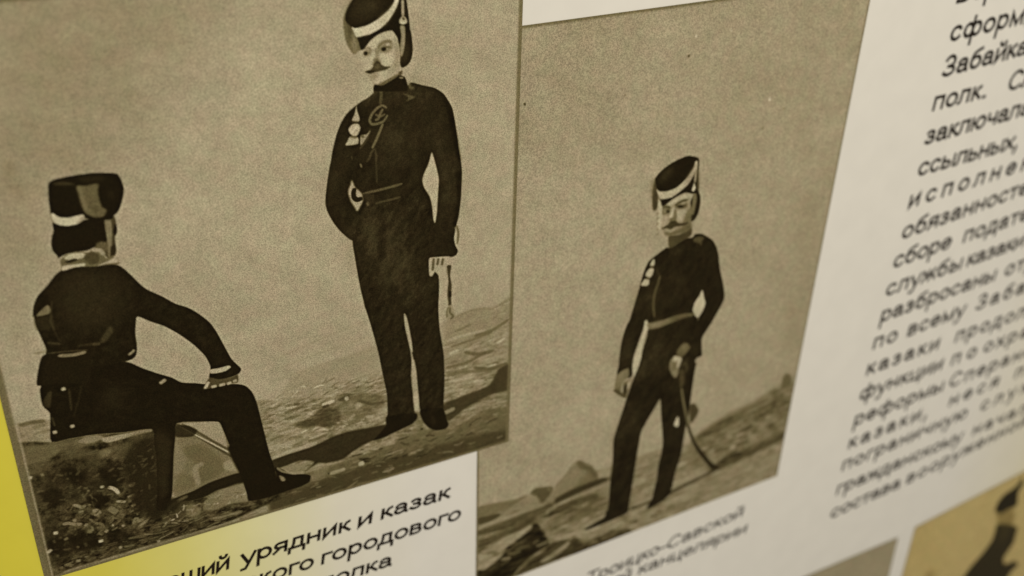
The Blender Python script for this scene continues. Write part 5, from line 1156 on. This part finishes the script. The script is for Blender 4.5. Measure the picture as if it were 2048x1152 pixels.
TEXT = {
"body":[
[["Верхнеудинск",329.57,-135.94,475.91,-145.18]],
[["сформирован",332.4,-109.89,482.24,-120.69]],
[["Забайкальский",333.57,-85.09,487.86,-97.19]],
[["полк.",331.71,-61.09,385.14,-63.81],["Служба",408.19,-65.23,483.06,-70.2]],
[["заключалась",332.45,-35.89,464.11,-44.79]],
[["ссыльных,",333.17,-11.56,438.98,-16.79]],
[["исполнении",331.29,13.5,496.31,1.82]],
[["обязанностей",332.43,39.18,481.22,25.96]],
[["сборе",330.79,63.39,390.32,58.91],["податей",405.2,57.74,492.74,51.29]],
[["службы",329.98,87.65,411.1,82.32],["казаки",418.0,82.08,483.34,77.77]],
[["разбросаны",330.9,111.29,459.27,104.27],["отрядами",471.95,103.45,582.12,97.22]],
[["по",329.77,136.02,354.25,134.8],["всему",367.56,134.17,431.43,130.97],["Забайкалью",446.94,130.1,601.5,122.59]],
[["казаки",329.52,160.78,410.2,158.13],["продолжали",431.12,157.48,580.52,152.71]],
[["функции",328.96,185.19,422.6,182.39],["по",434.7,181.83,463.86,180.94],["охране",475.21,180.54,563.7,177.44]],
[["реформы",329.16,211.08,432.43,207.75],["Сперанского",441.01,207.22,603.25,201.74]],
[["казаки,",329.23,235.09,421.69,231.63],["неся",448.71,229.52,510.59,226.37],["по",534.0,225.15,569.75,223.47]],
[["пограничную",327.73,258.11,477.77,251.1],["службу",497.44,250.18,601.11,245.32]],
[["гражданскому",328.09,284.68,481.13,279.05],["начальству",496.98,278.1,643.73,272.48]],
[["состава",328.31,311.42,410.33,307.58],["вооруженной",419.72,307.03,577.55,292.82]]],
"cap1":[
[["Старший",-243.35,143.2,-182.23,143.2],["урядник",-174.39,143.73,-108.79,144.23],["и",-102.64,144.34,-94.12,144.17],["казак",-87.5,144.01,-41.59,144.52]],
[["Иркутского",-222.15,162.5,-133.32,164.0],["городового",-127.28,164.2,-33.66,165.41]],
[["полка",-129.5,183.84,-82.38,184.95]]],
"cap2":[
[["Троицко",72.65,273.04,137.37,269.85],["-",138.81,269.96,144.51,269.81],["Савской",146.39,269.57,220.3,265.07]],
[["пограничной",25.01,285.43,113.28,285.38],["канцелярии",121.17,284.73,227.71,285.84]],
[["полка",124.55,319.81,170.25,319.08]]]}


# ------------------------------------------------------------------ the display board
board = empty('display_board', ORIGIN)
tag(board, 'upright white and yellow printed museum display board that carries the pictures and the Russian text', 'display board')

def board_panel():
    x0, x1, y0, y1, th = -430.0, 900.0, -560.0, 780.0, 8.0
    v = [board_point(x, y, z) for z in (0.0, -th) for (x, y) in ((x0, y0), (x1, y0), (x1, y1), (x0, y1))]
    f = [(0, 3, 2, 1), (4, 5, 6, 7), (0, 1, 5, 4), (1, 2, 6, 5), (2, 3, 7, 6), (3, 0, 4, 7)]
    me = bpy.data.meshes.new('panel')
    me.from_pydata(v, [], f)
    me.materials.append(VINYL); me.materials.append(EDGE)
    for p in me.polygons[1:]:
        p.material_index = 1
    o = bpy.data.objects.new('panel', me)
    COL.objects.link(o)
    o.parent = board
board_panel()

def text_block(name, label, lines, xh, weight, shear):
    root = bpy.data.objects.new(name, None)
    root.empty_display_size = 0.02
    COL.objects.link(root)
    root.parent = board
    root['label'] = label
    for ln in lines:
        text_line('text_line', ln, xh, weight, shear, 0.06, root, name == 'caption')

text_block('body_text', 'justified column of black Russian text', TEXT['body'], 11.2, 0.228, 0.02)
text_block('caption', 'three line caption below the picture of two soldiers', TEXT['cap1'], 8.7, 0.225, 0.16)
text_block('caption', 'caption below the picture of the single soldier', TEXT['cap2'], 8.7, 0.19, 0.16)

# ------------------------------------------------------------------ the four printed pictures
GROUP = 'printed pictures on the display board'
printed_picture(PIC_RIGHT, RAMP_C, 0.25, 147, (1.3, 1.2, 1.6, 0.0), None,
                'greyish print of a single soldier with a sabre, left of the text column', GROUP,
                [('soldier in a tall dark cap with a hand on his sabre', -10, 900)])
printed_picture(PIC_LEFT, RAMP_C, 0.55, 149, (3.2, 2.3, 2.0, 1.8), (1.1, 150),
                'large greyish print of two soldiers, one seated with his back turned, one standing', GROUP,
                [('seated soldier seen from behind', -10, 154.6), ('standing soldier with a moustache facing forward', 154.6, 900)])
printed_picture(PIC_LOW, RAMP_C, 0.25, 140, (1.2, 1.2, 1.2, 1.2), None,
                'plain olive grey print whose upper right corner shows at the lower edge below the text', GROUP, [])
printed_picture(PIC_OCHRE, OCHRE_C, 0.25, 160, (1.0, 1.0, 1.2, 1.0), None,
                'ochre yellow print with a blurred dark soldier in the lower right corner', GROUP,
                [('dark blurred soldier in a pointed cap', -10, 900)])
